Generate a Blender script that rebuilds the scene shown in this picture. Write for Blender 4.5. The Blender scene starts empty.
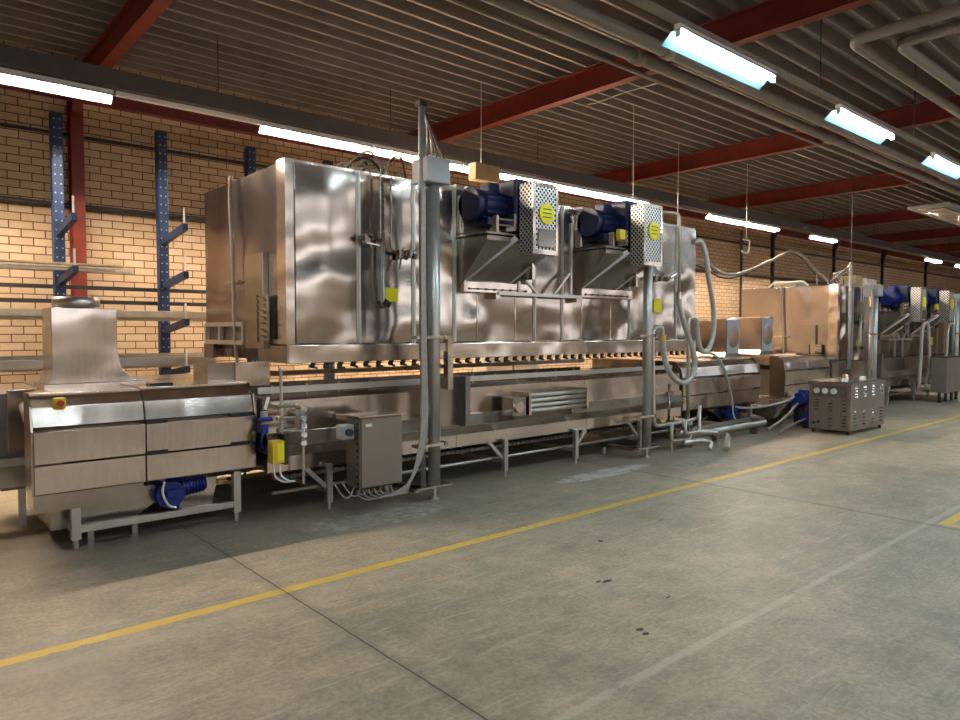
import bpy, bmesh, math, random
from mathutils import Vector, Matrix
random.seed(7)
SC = bpy.context.scene
COL = SC.collection

# ------------------------------------------------------------------ camera
H = 1.55
AZ = math.radians(49.1)
PITCH = math.atan2(29, 700)
cam = bpy.data.cameras.new('camera')
cam.sensor_width = 36.0
cam.lens = 36.0 * 700 / 960
cam.clip_start = 0.05
cam.clip_end = 200
cam_o = bpy.data.objects.new('camera', cam)
COL.objects.link(cam_o)
cam_o.location = (0, 0, H)
fw = Vector((math.cos(AZ) * math.cos(PITCH), math.sin(AZ) * math.cos(PITCH), -math.sin(PITCH)))
cam_o.rotation_euler = fw.to_track_quat('-Z', 'Y').to_euler()
SC.camera = cam_o

# ------------------------------------------------------------------ world, exposure
W = bpy.data.worlds.new('world')
SC.world = W
W.use_nodes = True
W.node_tree.nodes['Background'].inputs[0].default_value = (0.55, 0.62, 0.75, 1)
W.node_tree.nodes['Background'].inputs[1].default_value = 0.3
SC.view_settings.view_transform = 'Standard'
SC.view_settings.look = 'None'
SC.view_settings.gamma = 1
SC.view_settings.use_curve_mapping = False
SC.view_settings.exposure = 1.55
TUBE_WARM = 230.0      # emission of the tubes over the racks
TUBE_COOL = 60.0      # emission of the tubes in the right row
FILL_GLOW = 1.3          # glow of the fill panels added on the wall behind the camera

# ------------------------------------------------------------------ materials
def newmat(name):
    m = bpy.data.materials.new(name)
    m.use_nodes = True
    nt = m.node_tree
    b = nt.nodes['Principled BSDF']
    return m, nt, b

def N(nt, t, **kw):
    n = nt.nodes.new(t)
    for k, v in kw.items():
        if hasattr(n, k) and not k[0].isupper():
            setattr(n, k, v)
        else:
            n.inputs[k].default_value = v
    return n

def plain(name, col, rough=0.5, metal=0.0, noise=0.12, nscale=6.0, bump=0.0, bscale=40.0):
    m, nt, b = newmat(name)
    tc = N(nt, 'ShaderNodeTexCoord')
    nz = N(nt, 'ShaderNodeTexNoise', Scale=nscale, Detail=5.0, Roughness=0.6)
    nt.links.new(tc.outputs['Object'], nz.inputs['Vector'])
    r = N(nt, 'ShaderNodeValToRGB')
    r.color_ramp.elements[0].position = 0.3
    r.color_ramp.elements[1].position = 0.7
    r.color_ramp.elements[0].color = tuple(c * (1 - noise) for c in col) + (1,)
    r.color_ramp.elements[1].color = tuple(min(1, c * (1 + noise)) for c in col) + (1,)
    nt.links.new(nz.outputs[0], r.inputs[0])
    nt.links.new(r.outputs[0], b.inputs['Base Color'])
    b.inputs['Roughness'].default_value = rough
    b.inputs['Metallic'].default_value = metal
    if bump:
        n2 = N(nt, 'ShaderNodeTexNoise', Scale=bscale, Detail=3.0)
        nt.links.new(tc.outputs['Object'], n2.inputs['Vector'])
        bp = N(nt, 'ShaderNodeBump', Strength=bump, Distance=0.01)
        nt.links.new(n2.outputs[0], bp.inputs['Height'])
        nt.links.new(bp.outputs[0], b.inputs['Normal'])
    return m

def steel(name, col, rough, wave=0.0, wscale=1.3, brush=(1, 1, 14), streak=0.12, anis=0.0):
    """brushed stainless sheet; wave = gentle oil-canning of thin sheet"""
    m, nt, b = newmat(name)
    tc = N(nt, 'ShaderNodeTexCoord')
    mp = N(nt, 'ShaderNodeMapping')
    mp.inputs['Scale'].default_value = brush
    nt.links.new(tc.outputs['Object'], mp.inputs['Vector'])
    nz = N(nt, 'ShaderNodeTexNoise', Scale=6.0, Detail=6.0, Roughness=0.65)
    nt.links.new(mp.outputs[0], nz.inputs['Vector'])
    big = N(nt, 'ShaderNodeTexNoise', Scale=1.7, Detail=2.0, Roughness=0.5)
    nt.links.new(tc.outputs['Object'], big.inputs['Vector'])
    mul = N(nt, 'ShaderNodeMix', data_type='FLOAT')
    mul.inputs[0].default_value = .5
    nt.links.new(nz.outputs[0], mul.inputs[2])
    nt.links.new(big.outputs[0], mul.inputs[3])
    r = N(nt, 'ShaderNodeValToRGB')
    r.color_ramp.elements[0].position = 0.3
    r.color_ramp.elements[1].position = 0.7
    r.color_ramp.elements[0].color = tuple(c * (1 - streak * 1.8) for c in col) + (1,)
    r.color_ramp.elements[1].color = tuple(min(1, c * (1 + streak * .6)) for c in col) + (1,)
    nt.links.new(mul.outputs[0], r.inputs[0])
    nt.links.new(r.outputs[0], b.inputs['Base Color'])
    mr = N(nt, 'ShaderNodeMapRange')
    mr.inputs['From Min'].default_value = 0.1
    mr.inputs['From Max'].default_value = 0.9
    mr.inputs['To Min'].default_value = rough * 0.9
    mr.inputs['To Max'].default_value = rough * 1.1
    nt.links.new(big.outputs[0], mr.inputs[0])
    nt.links.new(mr.outputs[0], b.inputs['Roughness'])
    b.inputs['Metallic'].default_value = 1.0
    if wave:
        n2 = N(nt, 'ShaderNodeTexNoise', Scale=wscale, Detail=1.0, Roughness=0.4)
        nt.links.new(tc.outputs['Object'], n2.inputs['Vector'])
        bp = N(nt, 'ShaderNodeBump', Strength=1.0, Distance=wave)
        nt.links.new(n2.outputs[0], bp.inputs['Height'])
        nt.links.new(bp.outputs[0], b.inputs['Normal'])
    return m

def emis(name, col, s):
    m, nt, b = newmat(name)
    b.inputs['Base Color'].default_value = col + (1,)
    b.inputs['Emission Color'].default_value = col + (1,)
    b.inputs['Emission Strength'].default_value = s
    return m

M = {}
M['hood'] = steel('hood_sheet_steel', (.47, .415, .36), .19, wave=.09, wscale=1.6, brush=(9, 9, .6), streak=.10)
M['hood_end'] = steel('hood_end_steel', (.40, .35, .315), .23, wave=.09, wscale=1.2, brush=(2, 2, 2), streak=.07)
M['steel'] = steel('stainless_steel', (.72, .625, .545), .235, wave=.045, wscale=2.2, brush=(7, 7, .8), streak=.16)
M['steel_dull'] = steel('dull_steel', (.42, .38, .33), .24, wave=.04, wscale=1.8, brush=(2, 2, 3), streak=.12)
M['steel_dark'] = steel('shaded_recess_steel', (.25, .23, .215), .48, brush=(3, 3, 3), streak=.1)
M['frame'] = plain('square_tube_steel', (.56, .53, .48), .38, metal=.8, noise=.06)
M['pipe'] = plain('polished_pipe_steel', (.60, .57, .52), .34, metal=.85, noise=.04)
M['galv'] = plain('galvanised_tube', (.50, .48, .44), .40, metal=.75, noise=.08, nscale=8)
M['grey_box'] = plain('cabinet_steel_matt', (.27, .235, .20), .42, metal=.65, noise=.06, nscale=2)
M['chiller'] = plain('chiller_sheet', (.29, .245, .21), .45, metal=.6, noise=.08, nscale=3)
M['grey_paint'] = plain('grey_paint', (.33, .34, .34), .5, noise=.05)
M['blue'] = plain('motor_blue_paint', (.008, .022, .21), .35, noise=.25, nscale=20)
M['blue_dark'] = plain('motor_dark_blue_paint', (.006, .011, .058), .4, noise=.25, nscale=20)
M['rack_blue'] = plain('rack_blue_paint', (.006, .022, .07), .45, noise=.25, nscale=9)
M['black'] = plain('black_rubber', (.012, .012, .013), .55)
M['dark'] = plain('dark_iron', (.035, .033, .034), .5, metal=.3)
M['yellow'] = plain('yellow_label', (.85, .74, .01), .5, noise=.03)
M['yellow_box'] = plain('yellow_plastic', (.72, .52, .02), .45, noise=.08)
M['red_knob'] = plain('red_plastic', (.5, .03, .015), .4)
M['red'] = plain('red_oxide_paint', (.19, .026, .018), .5, noise=.22, nscale=4)
M['wood'] = plain('light_wood', (.50, .40, .27), .7, noise=.2, nscale=14)
M['board'] = plain('pale_board', (.62, .55, .45), .7, noise=.15, nscale=9)
M['carton'] = plain('brown_carton', (.38, .27, .14), .8, noise=.15)
M['white'] = plain('white_enamel', (.80, .80, .78), .4, noise=.03)
M['pin'] = plain('zinc_pin', (.75, .74, .70), .35, metal=.5)
M['hose'] = plain('braided_hose', (.48, .45, .40), .45, metal=.35, noise=.2, nscale=60)
M['cable'] = plain('grey_cable', (.36, .33, .29), .5, noise=.15, nscale=30)
M['cable_black'] = plain('black_cable', (.03, .028, .027), .5)
M['ceil_pipe'] = plain('ceiling_pipe_grey', (.27, .235, .205), .5, noise=.12, nscale=3)
M['tray'] = plain('cable_duct_grey', (.075, .065, .06), .6, noise=.1)
M['brass'] = plain('brass', (.55, .40, .12), .35, metal=.8)
M['gauge'] = plain('gauge_white', (.75, .74, .70), .3, noise=.02)
M['tube_warm'] = emis('tube_warm', (1.0, .84, .66), TUBE_WARM)
M['tube_cool'] = emis('tube_cool', (.76, .91, 1.0), TUBE_COOL)
M['fill_glow'] = emis('fill_light_pane', (.95, .95, 1.0), FILL_GLOW)
M['reflector_cool'] = plain('lamp_reflector', (.10, .20, .22), .4, noise=.03)
M['plaster'] = plain('plaster', (.40, .37, .33), .8, noise=.1, nscale=1)

# perforated plate: round holes as a dark pattern
def perforated():
    m, nt, b = newmat('perforated_plate')
    tc = N(nt, 'ShaderNodeTexCoord')
    v = N(nt, 'ShaderNodeTexVoronoi', Scale=34.0, Randomness=0.0)
    sp = N(nt, 'ShaderNodeSeparateXYZ')
    nt.links.new(tc.outputs['Object'], sp.inputs[0])
    def mth(op, a, c):
        n = nt.nodes.new('ShaderNodeMath'); n.operation = op
        nt.links.new(a, n.inputs[0]); nt.links.new(c, n.inputs[1]); return n.outputs[0]
    uu = mth('ADD', sp.outputs[0], sp.outputs[1])
    cb = N(nt, 'ShaderNodeCombineXYZ')
    nt.links.new(mth('ADD', uu, sp.outputs[2]), cb.inputs[0])
    nt.links.new(mth('SUBTRACT', uu, sp.outputs[2]), cb.inputs[1])
    v.voronoi_dimensions = '2D'
    v.inputs['Scale'].default_value = 19.0
    nt.links.new(cb.outputs[0], v.inputs['Vector'])
    lt = N(nt, 'ShaderNodeMath', operation='LESS_THAN')
    lt.inputs[1].default_value = 0.36
    nt.links.new(v.outputs['Distance'], lt.inputs[0])
    mx = N(nt, 'ShaderNodeMix', data_type='RGBA')
    mx.inputs[6].default_value = (.70, .69, .66, 1)
    mx.inputs[7].default_value = (.03, .03, .03, 1)
    nt.links.new(lt.outputs[0], mx.inputs[0])
    nt.links.new(mx.outputs[2], b.inputs['Base Color'])
    b.inputs['Metallic'].default_value = .75
    b.inputs['Roughness'].default_value = .35
    return m
M['perf'] = perforated()

def brick_mat(name, use_x=True):
    m, nt, b = newmat(name)
    tc = N(nt, 'ShaderNodeTexCoord')
    sp = N(nt, 'ShaderNodeSeparateXYZ')
    nt.links.new(tc.outputs['Object'], sp.inputs[0])
    cb = N(nt, 'ShaderNodeCombineXYZ')
    nt.links.new(sp.outputs[0 if use_x else 1], cb.inputs[0])
    nt.links.new(sp.outputs[2], cb.inputs[1])
    br = N(nt, 'ShaderNodeTexBrick')
    br.inputs['Scale'].default_value = 1.0
    br.inputs['Brick Width'].default_value = .243
    br.inputs['Row Height'].default_value = .0945
    br.inputs['Mortar Size'].default_value = .0065
    br.inputs['Mortar Smooth'].default_value = .15
    br.inputs['Bias'].default_value = -.1
    br.inputs['Color1'].default_value = (.62, .45, .28, 1)
    br.inputs['Color2'].default_value = (.72, .55, .37, 1)
    br.inputs['Mortar'].default_value = (.16, .065, .035, 1)
    nt.links.new(cb.outputs[0], br.inputs['Vector'])
    nz = N(nt, 'ShaderNodeTexNoise', Scale=2.2, Detail=6.0, Roughness=0.65)
    nt.links.new(tc.outputs['Object'], nz.inputs['Vector'])
    r = N(nt, 'ShaderNodeValToRGB')
    r.color_ramp.elements[0].position = .25
    r.color_ramp.elements[1].position = .75
    r.color_ramp.elements[0].color = (.80, .76, .74, 1)
    r.color_ramp.elements[1].color = (1, 1, 1, 1)
    nt.links.new(nz.outputs[0], r.inputs[0])
    mx = N(nt, 'ShaderNodeMix', data_type='RGBA', blend_type='MULTIPLY')
    mx.inputs[0].default_value = 1
    nt.links.new(br.outputs['Color'], mx.inputs[6])
    nt.links.new(r.outputs[0], mx.inputs[7])
    nt.links.new(mx.outputs[2], b.inputs['Base Color'])
    b.inputs['Roughness'].default_value = .8
    bp = N(nt, 'ShaderNodeBump', Strength=.7, Distance=.008)
    inv = N(nt, 'ShaderNodeMath', operation='SUBTRACT')
    inv.inputs[0].default_value = 1.0
    nt.links.new(br.outputs['Fac'], inv.inputs[1])
    nt.links.new(inv.outputs[0], bp.inputs['Height'])
    nt.links.new(bp.outputs[0], b.inputs['Normal'])
    return m
M['brick'] = brick_mat('pale_brick')
M['brick_y'] = brick_mat('pale_brick_side', False)

def deck_mat():
    m, nt, b = newmat('galvanised_roof_deck')
    tc = N(nt, 'ShaderNodeTexCoord')
    nz = N(nt, 'ShaderNodeTexNoise', Scale=1.2, Detail=6.0, Roughness=.7)
    nt.links.new(tc.outputs['Object'], nz.inputs['Vector'])
    r = N(nt, 'ShaderNodeValToRGB')
    r.color_ramp.elements[0].position = .3
    r.color_ramp.elements[1].position = .75
    r.color_ramp.elements[0].color = (.25, .21, .185, 1)
    r.color_ramp.elements[1].color = (.34, .315, .29, 1)
    nt.links.new(nz.outputs[0], r.inputs[0])
    nt.links.new(r.outputs[0], b.inputs['Base Color'])
    b.inputs['Metallic'].default_value = .25
    b.inputs['Roughness'].default_value = .5
    return m
M['deck'] = deck_mat()

def floor_mat():
    m, nt, b = newmat('worn_concrete')
    L = nt.links.new
    tc = N(nt, 'ShaderNodeTexCoord')
    P = tc.outputs['Object']
    sp = N(nt, 'ShaderNodeSeparateXYZ'); L(P, sp.inputs[0])
    def math_(op, a, bb=None, clamp=False):
        n = nt.nodes.new('ShaderNodeMath'); n.operation = op; n.use_clamp = clamp
        for i, v in enumerate((a, bb)):
            if v is None: continue
            if isinstance(v, (int, float)): n.inputs[i].default_value = v
            else: L(v, n.inputs[i])
        return n.outputs[0]
    def noise(sc, det=6.0, ro=.6, vec=P):
        n = N(nt, 'ShaderNodeTexNoise', Scale=sc, Detail=det, Roughness=ro); L(vec, n.inputs['Vector']); return n.outputs[0]
    def ramp(fac, stops):
        r = N(nt, 'ShaderNodeValToRGB')
        el = r.color_ramp.elements
        el[0].position, el[0].color = stops[0][0], stops[0][1] + (1,)
        el[1].position, el[1].color = stops[-1][0], stops[-1][1] + (1,)
        for p, c in stops[1:-1]:
            e = el.new(p); e.color = c + (1,)
        L(fac, r.inputs[0]); return r.outputs[0]
    def mix(fac, a, c, mode='MIX'):
        n = N(nt, 'ShaderNodeMix', data_type='RGBA', blend_type=mode)
        for i, v in ((0, fac), (6, a), (7, c)):
            if isinstance(v, (int, float)): n.inputs[i].default_value = v
            elif isinstance(v, tuple): n.inputs[i].default_value = v + (1,)
            else: L(v, n.inputs[i])
        return n.outputs[2]
    mp = N(nt, 'ShaderNodeMapping'); mp.inputs['Scale'].default_value = (.35, 1.2, 1); L(P, mp.inputs[0])
    n1 = noise(.55, 8, .68)
    n2 = noise(3.4, 10, .78)
    n3 = noise(1.3, 6, .65, mp.outputs[0])
    fine = noise(38, 5, .7)
    base = ramp(n1, [(.28, (.36, .30, .22)), (.5, (.51, .42, .31)), (.72, (.66, .53, .39))])
    base = mix(.55, base, ramp(n2, [(.36, (.42, .43, .42)), (.64, (1.3, 1.27, 1.2))]), 'MULTIPLY')
    base = mix(.5, base, ramp(n3, [(.3, (.70, .72, .72)), (.7, (1.15, 1.12, 1.08))]), 'MULTIPLY')
    base = mix(.45, base, ramp(fine, [(.40, (.62, .62, .62)), (.60, (1.22, 1.22, 1.22))]), 'MULTIPLY')
    # scratches
    sc = N(nt, 'ShaderNodeTexNoise', Scale=1.0, Detail=3.0, Distortion=1.2)
    m3 = N(nt, 'ShaderNodeMapping'); m3.inputs['Rotation'].default_value = (0, 0, .5); m3.inputs['Scale'].default_value = (2.5, 22, 1)
    L(P, m3.inputs[0]); L(m3.outputs[0], sc.inputs['Vector'])
    sm = math_('MULTIPLY', math_('SUBTRACT', sc.outputs[0], .57, True), 3.2, True)
    base = mix(sm, base, (.62, .55, .44))
    def line(coord, c, w, soft=.006, wob=None):
        d = math_('ABSOLUTE', math_('SUBTRACT', coord, c))
        if wob is not None: d = math_('ADD', d, wob)
        return math_('SUBTRACT', 1.0, math_('DIVIDE', math_('SUBTRACT', d, w, True), soft, True), True)
    x, y = sp.outputs[0], sp.outputs[1]
    w1 = math_('MULTIPLY', math_('SUBTRACT', noise(9, 5), .55, True), .22)
    # faded pale old line beside the yellow one and the wide faded one
    f1 = math_('MULTIPLY', line(y, 3.70, .03, .03, w1), math_('MULTIPLY', noise(4), .85))
    base = mix(f1, base, (.50, .44, .35))
    f2 = math_('MULTIPLY', line(y, 1.86, .016, .015, w1), math_('ADD', math_('MULTIPLY', noise(3), .5), .22))
    base = mix(math_('MULTIPLY', f2, .9), base, (.74, .66, .54))
    # yellow line
    w2 = math_('MULTIPLY', math_('SUBTRACT', noise(14, 5), .60, True), .45)
    yl = line(y, 3.885, .038, .005, w2)
    wear = math_('SUBTRACT', 1.0, math_('MULTIPLY', math_('SUBTRACT', noise(25, 6, .75), .56, True), 3.5), True)
    yel = mix(noise(6), (.74, .47, .055), (.93, .66, .13))
    base = mix(math_('MULTIPLY', yl, wear), base, yel)
    # short yellow marking at the right
    def box(x0, x1, y0, y1):
        a = math_('MULTIPLY', math_('GREATER_THAN', x, x0), math_('LESS_THAN', x, x1))
        c = math_('MULTIPLY', math_('GREATER_THAN', y, y0), math_('LESS_THAN', y, y1))
        return math_('MULTIPLY', a, c)
    base = mix(box(6.43, 8.6, 1.72, 1.80), base, yel)
    base = mix(box(6.43, 6.50, .6, 1.80), base, yel)
    # expansion joints
    w3 = math_('MULTIPLY', math_('SUBTRACT', noise(7, 6), .5), .012)
    xw = math_('ADD', x, w3)
    for jx in (1.81, 6.36, 10.95, 15.5, 20.1, -2.8):
        base = mix(math_('MULTIPLY', line(xw, jx, .003, .004), .85), base, (.035, .030, .026))
        base = mix(math_('MULTIPLY', line(x, jx, .02, .05, w1), .18), base, (.09, .08, .07))
    # dried white residue near the machine
    def blob(cx, cy, rx, ry, amt):
        dx = math_('DIVIDE', math_('SUBTRACT', x, cx), rx)
        dy = math_('DIVIDE', math_('SUBTRACT', y, cy), ry)
        d = math_('ADD', math_('MULTIPLY', dx, dx), math_('MULTIPLY', dy, dy))
        k = math_('SUBTRACT', 1.0, d, True)
        nn = math_('MULTIPLY', math_('SUBTRACT', noise(9, 8, .7), .50 - amt * .1, True), 9.0, True)
        return math_('MULTIPLY', math_('MULTIPLY', k, 2.5, True), nn, True)
    base = mix(blob(6.0, 4.84, .85, .16, .9), base, (.78, .77, .72))
    base = mix(math_('MULTIPLY', blob(3.2, 4.95, .8, .30, .2), .75), base, (.70, .68, .62))
    base = mix(math_('MULTIPLY', blob(7.3, 4.5, .6, .25, .6), .5), base, (.60, .58, .52))
    # floor darkened under and before the machine: oily stain plus painted shade
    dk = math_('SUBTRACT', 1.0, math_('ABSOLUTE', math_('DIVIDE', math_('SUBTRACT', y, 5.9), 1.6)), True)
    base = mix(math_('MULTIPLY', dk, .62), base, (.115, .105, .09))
    # chips
    for cx, cy, rx, ry in ((3.40, 2.72, .05, .022), (3.35, 2.75, .03, .015), (3.46, 2.32, .03, .01), (2.97, 2.16, .03, .02), (2.95, 2.11, .03, .018), (4.02, 3.28, .03, .03), (4.84, 3.33, .03, .012)):
        dx = math_('DIVIDE', math_('SUBTRACT', x, cx), rx)
        dy = math_('DIVIDE', math_('SUBTRACT', y, cy), ry)
        d = math_('ADD', math_('MULTIPLY', dx, dx), math_('MULTIPLY', dy, dy))
        d = math_('ADD', d, math_('MULTIPLY', noise(40), 1.2))
        base = mix(math_('LESS_THAN', d, 1.2), base, (.035, .03, .028))
    L(base, b.inputs['Base Color'])
    mr = N(nt, 'ShaderNodeMapRange'); L(n2, mr.inputs[0])
    mr.inputs['From Min'].default_value = .3; mr.inputs['From Max'].default_value = .7
    mr.inputs['To Min'].default_value = .38; mr.inputs['To Max'].default_value = .6
    L(mr.outputs[0], b.inputs['Roughness'])
    bp = N(nt, 'ShaderNodeBump', Strength=.25, Distance=.004)
    L(fine, bp.inputs['Height']); L(bp.outputs[0], b.inputs['Normal'])
    return m
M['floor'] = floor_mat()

# ------------------------------------------------------------------ mesh helpers
class MB:
    def __init__(self):
        self.v = []; self.f = []
    def add(self, vs, fs):
        o = len(self.v)
        self.v += [Vector(p) for p in vs]
        self.f += [tuple(i + o for i in f) for f in fs]
        return self
    def box(self, x0, x1, y0, y1, z0, z1):
        x0, x1 = sorted((x0, x1)); y0, y1 = sorted((y0, y1)); z0, z1 = sorted((z0, z1))
        vs = [(x0, y0, z0), (x1, y0, z0), (x1, y1, z0), (x0, y1, z0), (x0, y0, z1), (x1, y0, z1), (x1, y1, z1), (x0, y1, z1)]
        return self.add(vs, [(0, 3, 2, 1), (4, 5, 6, 7), (0, 1, 5, 4), (1, 2, 6, 5), (2, 3, 7, 6), (3, 0, 4, 7)])
    def cyl(self, p0, p1, r, n=12, r1=None):
        p0, p1 = Vector(p0), Vector(p1)
        d = (p1 - p0).normalized()
        a = d.orthogonal().normalized(); c = d.cross(a)
        r1 = r if r1 is None else r1
        vs = []
        for p, rr in ((p0, r), (p1, r1)):
            vs += [p + (a * math.cos(2 * math.pi * i / n) + c * math.sin(2 * math.pi * i / n)) * rr for i in range(n)]
        fs = [(i, (i + 1) % n, n + (i + 1) % n, n + i) for i in range(n)]
        fs += [tuple(range(n))[::-1], tuple(range(n, 2 * n))]
        return self.add(vs, fs)
    def bar(self, p0, p1, w, h=None):
        """rectangular bar between two points"""
        h = w if h is None else h
        p0, p1 = Vector(p0), Vector(p1)
        d = (p1 - p0).normalized()
        up = Vector((0, 0, 1)) if abs(d.z) < .95 else Vector((1, 0, 0))
        a = d.cross(up).normalized(); c = a.cross(d).normalized()
        vs = []
        for p in (p0, p1):
            for s, t in ((-1, -1), (1, -1), (1, 1), (-1, 1)):
                vs.append(p + a * s * w / 2 + c * t * h / 2)
        return self.add(vs, [(0, 1, 2, 3), (7, 6, 5, 4), (0, 4, 5, 1), (1, 5, 6, 2), (2, 6, 7, 3), (3, 7, 4, 0)])
    def tube(self, pts, r, n=8, smooth=3):
        pts = [Vector(p) for p in pts]
        if smooth and len(pts) > 2:
            out = []
            P = [pts[0]] + pts + [pts[-1]]
            for i in range(1, len(P) - 2):
                p0, p1, p2, p3 = P[i - 1:i + 3]
                for k in range(smooth):
                    t = k / smooth
                    out.append(.5 * ((2 * p1) + (p2 - p0) * t + (2 * p0 - 5 * p1 + 4 * p2 - p3) * t * t + (3 * p1 - p0 - 3 * p2 + p3) * t ** 3))
            out.append(pts[-1]); pts = out
        vs = []; a = None
        for i, p in enumerate(pts):
            d = (pts[min(i + 1, len(pts) - 1)] - pts[max(i - 1, 0)]).normalized()
            a = d.orthogonal().normalized() if a is None else (a - d * a.dot(d)).normalized()
            c = d.cross(a)
            vs += [p + (a * math.cos(2 * math.pi * k / n) + c * math.sin(2 * math.pi * k / n)) * r for k in range(n)]
        fs = []
        for i in range(len(pts) - 1):
            for k in range(n):
                fs.append((i * n + k, i * n + (k + 1) % n, (i + 1) * n + (k + 1) % n, (i + 1) * n + k))
        fs += [tuple(range(n))[::-1], tuple(range((len(pts) - 1) * n, len(pts) * n))]
        return self.add(vs, fs)
    def pipe(self, pts, r, n=10, bend=None):
        """rigid pipe with rounded bends"""
        pts = [Vector(p) for p in pts]
        bend = bend or r * 2.6
        out = [pts[0]]
        for i in range(1, len(pts) - 1):
            a, b_, c = pts[i - 1], pts[i], pts[i + 1]
            d1 = (a - b_); d2 = (c - b_)
            q = min(bend, d1.length * .48, d2.length * .48)
            s, e = b_ + d1.normalized() * q, b_ + d2.normalized() * q
            for k in range(6):
                t = k / 5
                out.append((1 - t) ** 2 * s + 2 * t * (1 - t) * b_ + t * t * e)
        out.append(pts[-1])
        return self.tube(out, r, n, 0)
    def prism(self, prof, axis, a0, a1):
        """profile of 2-D points swept along an axis; 'x': (y,z)  'y': (x,z)  'z': (x,y)"""
        def P(p, t):
            return {'x': (t, p[0], p[1]), 'y': (p[0], t, p[1]), 'z': (p[0], p[1], t)}[axis]
        n = len(prof)
        vs = [P(p, a0) for p in prof] + [P(p, a1) for p in prof]
        fs = [(i, (i + 1) % n, n + (i + 1) % n, n + i) for i in range(n)]
        fs += [tuple(range(n))[::-1], tuple(range(n, 2 * n))]
        return self.add(vs, fs)
    def sheet(self, prof, axis, a0, a1, t=.004):
        """open folded sheet: profile offset by thickness"""
        pts = [Vector((p[0], p[1])) for p in prof]
        off = []
        for i, p in enumerate(pts):
            d = (pts[min(i + 1, len(pts) - 1)] - pts[max(i - 1, 0)]).normalized()
            off.append(p + Vector((-d.y, d.x)) * t)
        n = len(pts)
        for i in range(n - 1):
            self.prism([tuple(pts[i]), tuple(pts[i + 1]), tuple(off[i + 1]), tuple(off[i])], axis, a0, a1)
        return self
    def build(self, name, mat, parent=None, bevel=0, smooth=False, label=None):
        if not self.v:
            raise ValueError(name)
        org = Vector(parent['org']) if parent else Vector((0, 0, 0))
        bm = bmesh.new()
        vs = [bm.verts.new(p - org) for p in self.v]
        for f in self.f:
            try: bm.faces.new([vs[i] for i in f])
            except ValueError: pass
        bmesh.ops.recalc_face_normals(bm, faces=bm.faces)
        me = bpy.data.meshes.new(name)
        bm.to_mesh(me); bm.free()
        me.materials.append(M[mat] if isinstance(mat, str) else mat)
        o = bpy.data.objects.new(name, me)
        COL.objects.link(o)
        if parent:
            o.parent = parent
            o['org'] = list(org)
        else:
            o['org'] = [0, 0, 0]
        if smooth:
            for p in me.polygons:
                p.use_smooth = len(p.vertices) == 4
        if bevel:
            md = o.modifiers.new('bevel', 'BEVEL'); md.width = bevel; md.segments = 2; md.limit_method = 'ANGLE'
        if label: o['label'] = label
        return o

def thing(name, label, cat, org=(0, 0, 0), group=None):
    o = bpy.data.objects.new(name, None)
    COL.objects.link(o)
    o.empty_display_size = .1
    o.location = org
    o['org'] = list(org)
    o['label'] = label; o['category'] = cat
    if group: o['group'] = group
    return o

def tag(o, label, cat, group=None):
    o['label'] = label; o['category'] = cat
    if group: o['group'] = group
    return o

def struct(name, mb, mat, **k):
    o = mb.build(name, mat, **k); o['kind'] = 'structure'; return o

def B(*a): return MB().box(*a)

# ------------------------------------------------------------------ room
XL, XR, YF, YB, ZC = -7.0, 44.0, -9.0, 9.72, 4.8
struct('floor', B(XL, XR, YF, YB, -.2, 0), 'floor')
struct('wall_back', B(XL, XR, YB, YB + .25, 0, 5.2), 'brick')
struct('wall_left', B(XL - .25, XL, YF, YB, 0, 5.2), 'brick_y')
struct('wall_right', B(XR, XR + .25, YF, YB, 0, 5.2), 'brick_y')
struct('wall_front', B(XL, XR, YF - .25, YF, 0, 5.2), 'brick')
mb = MB()
y = YF; prof = []
while y < YB:
    prof += [(y, ZC), (y + .035, ZC), (y + .05, ZC + .16), (y + .235, ZC + .16)]
    y += .25
prof.append((YB, ZC))
mb.sheet(prof, 'x', XL, XR, .004)
struct('ceiling', mb, 'deck')
struct('trim_1', B(XL, XR, YF, YB, ZC + .17, ZC + .3), 'dark')
k = 2
for i, x0 in enumerate((-5, 1, 7, 13, 19, 25, 31, 37)):
    w = MB().box(x0, x0 + 4.5, YF, YF + .02, 3.0, 4.3)
    struct('fill_panel_%d' % (i + 1), w, 'fill_glow')  # glowing panels added out of view for fill light and steel reflections

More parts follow.
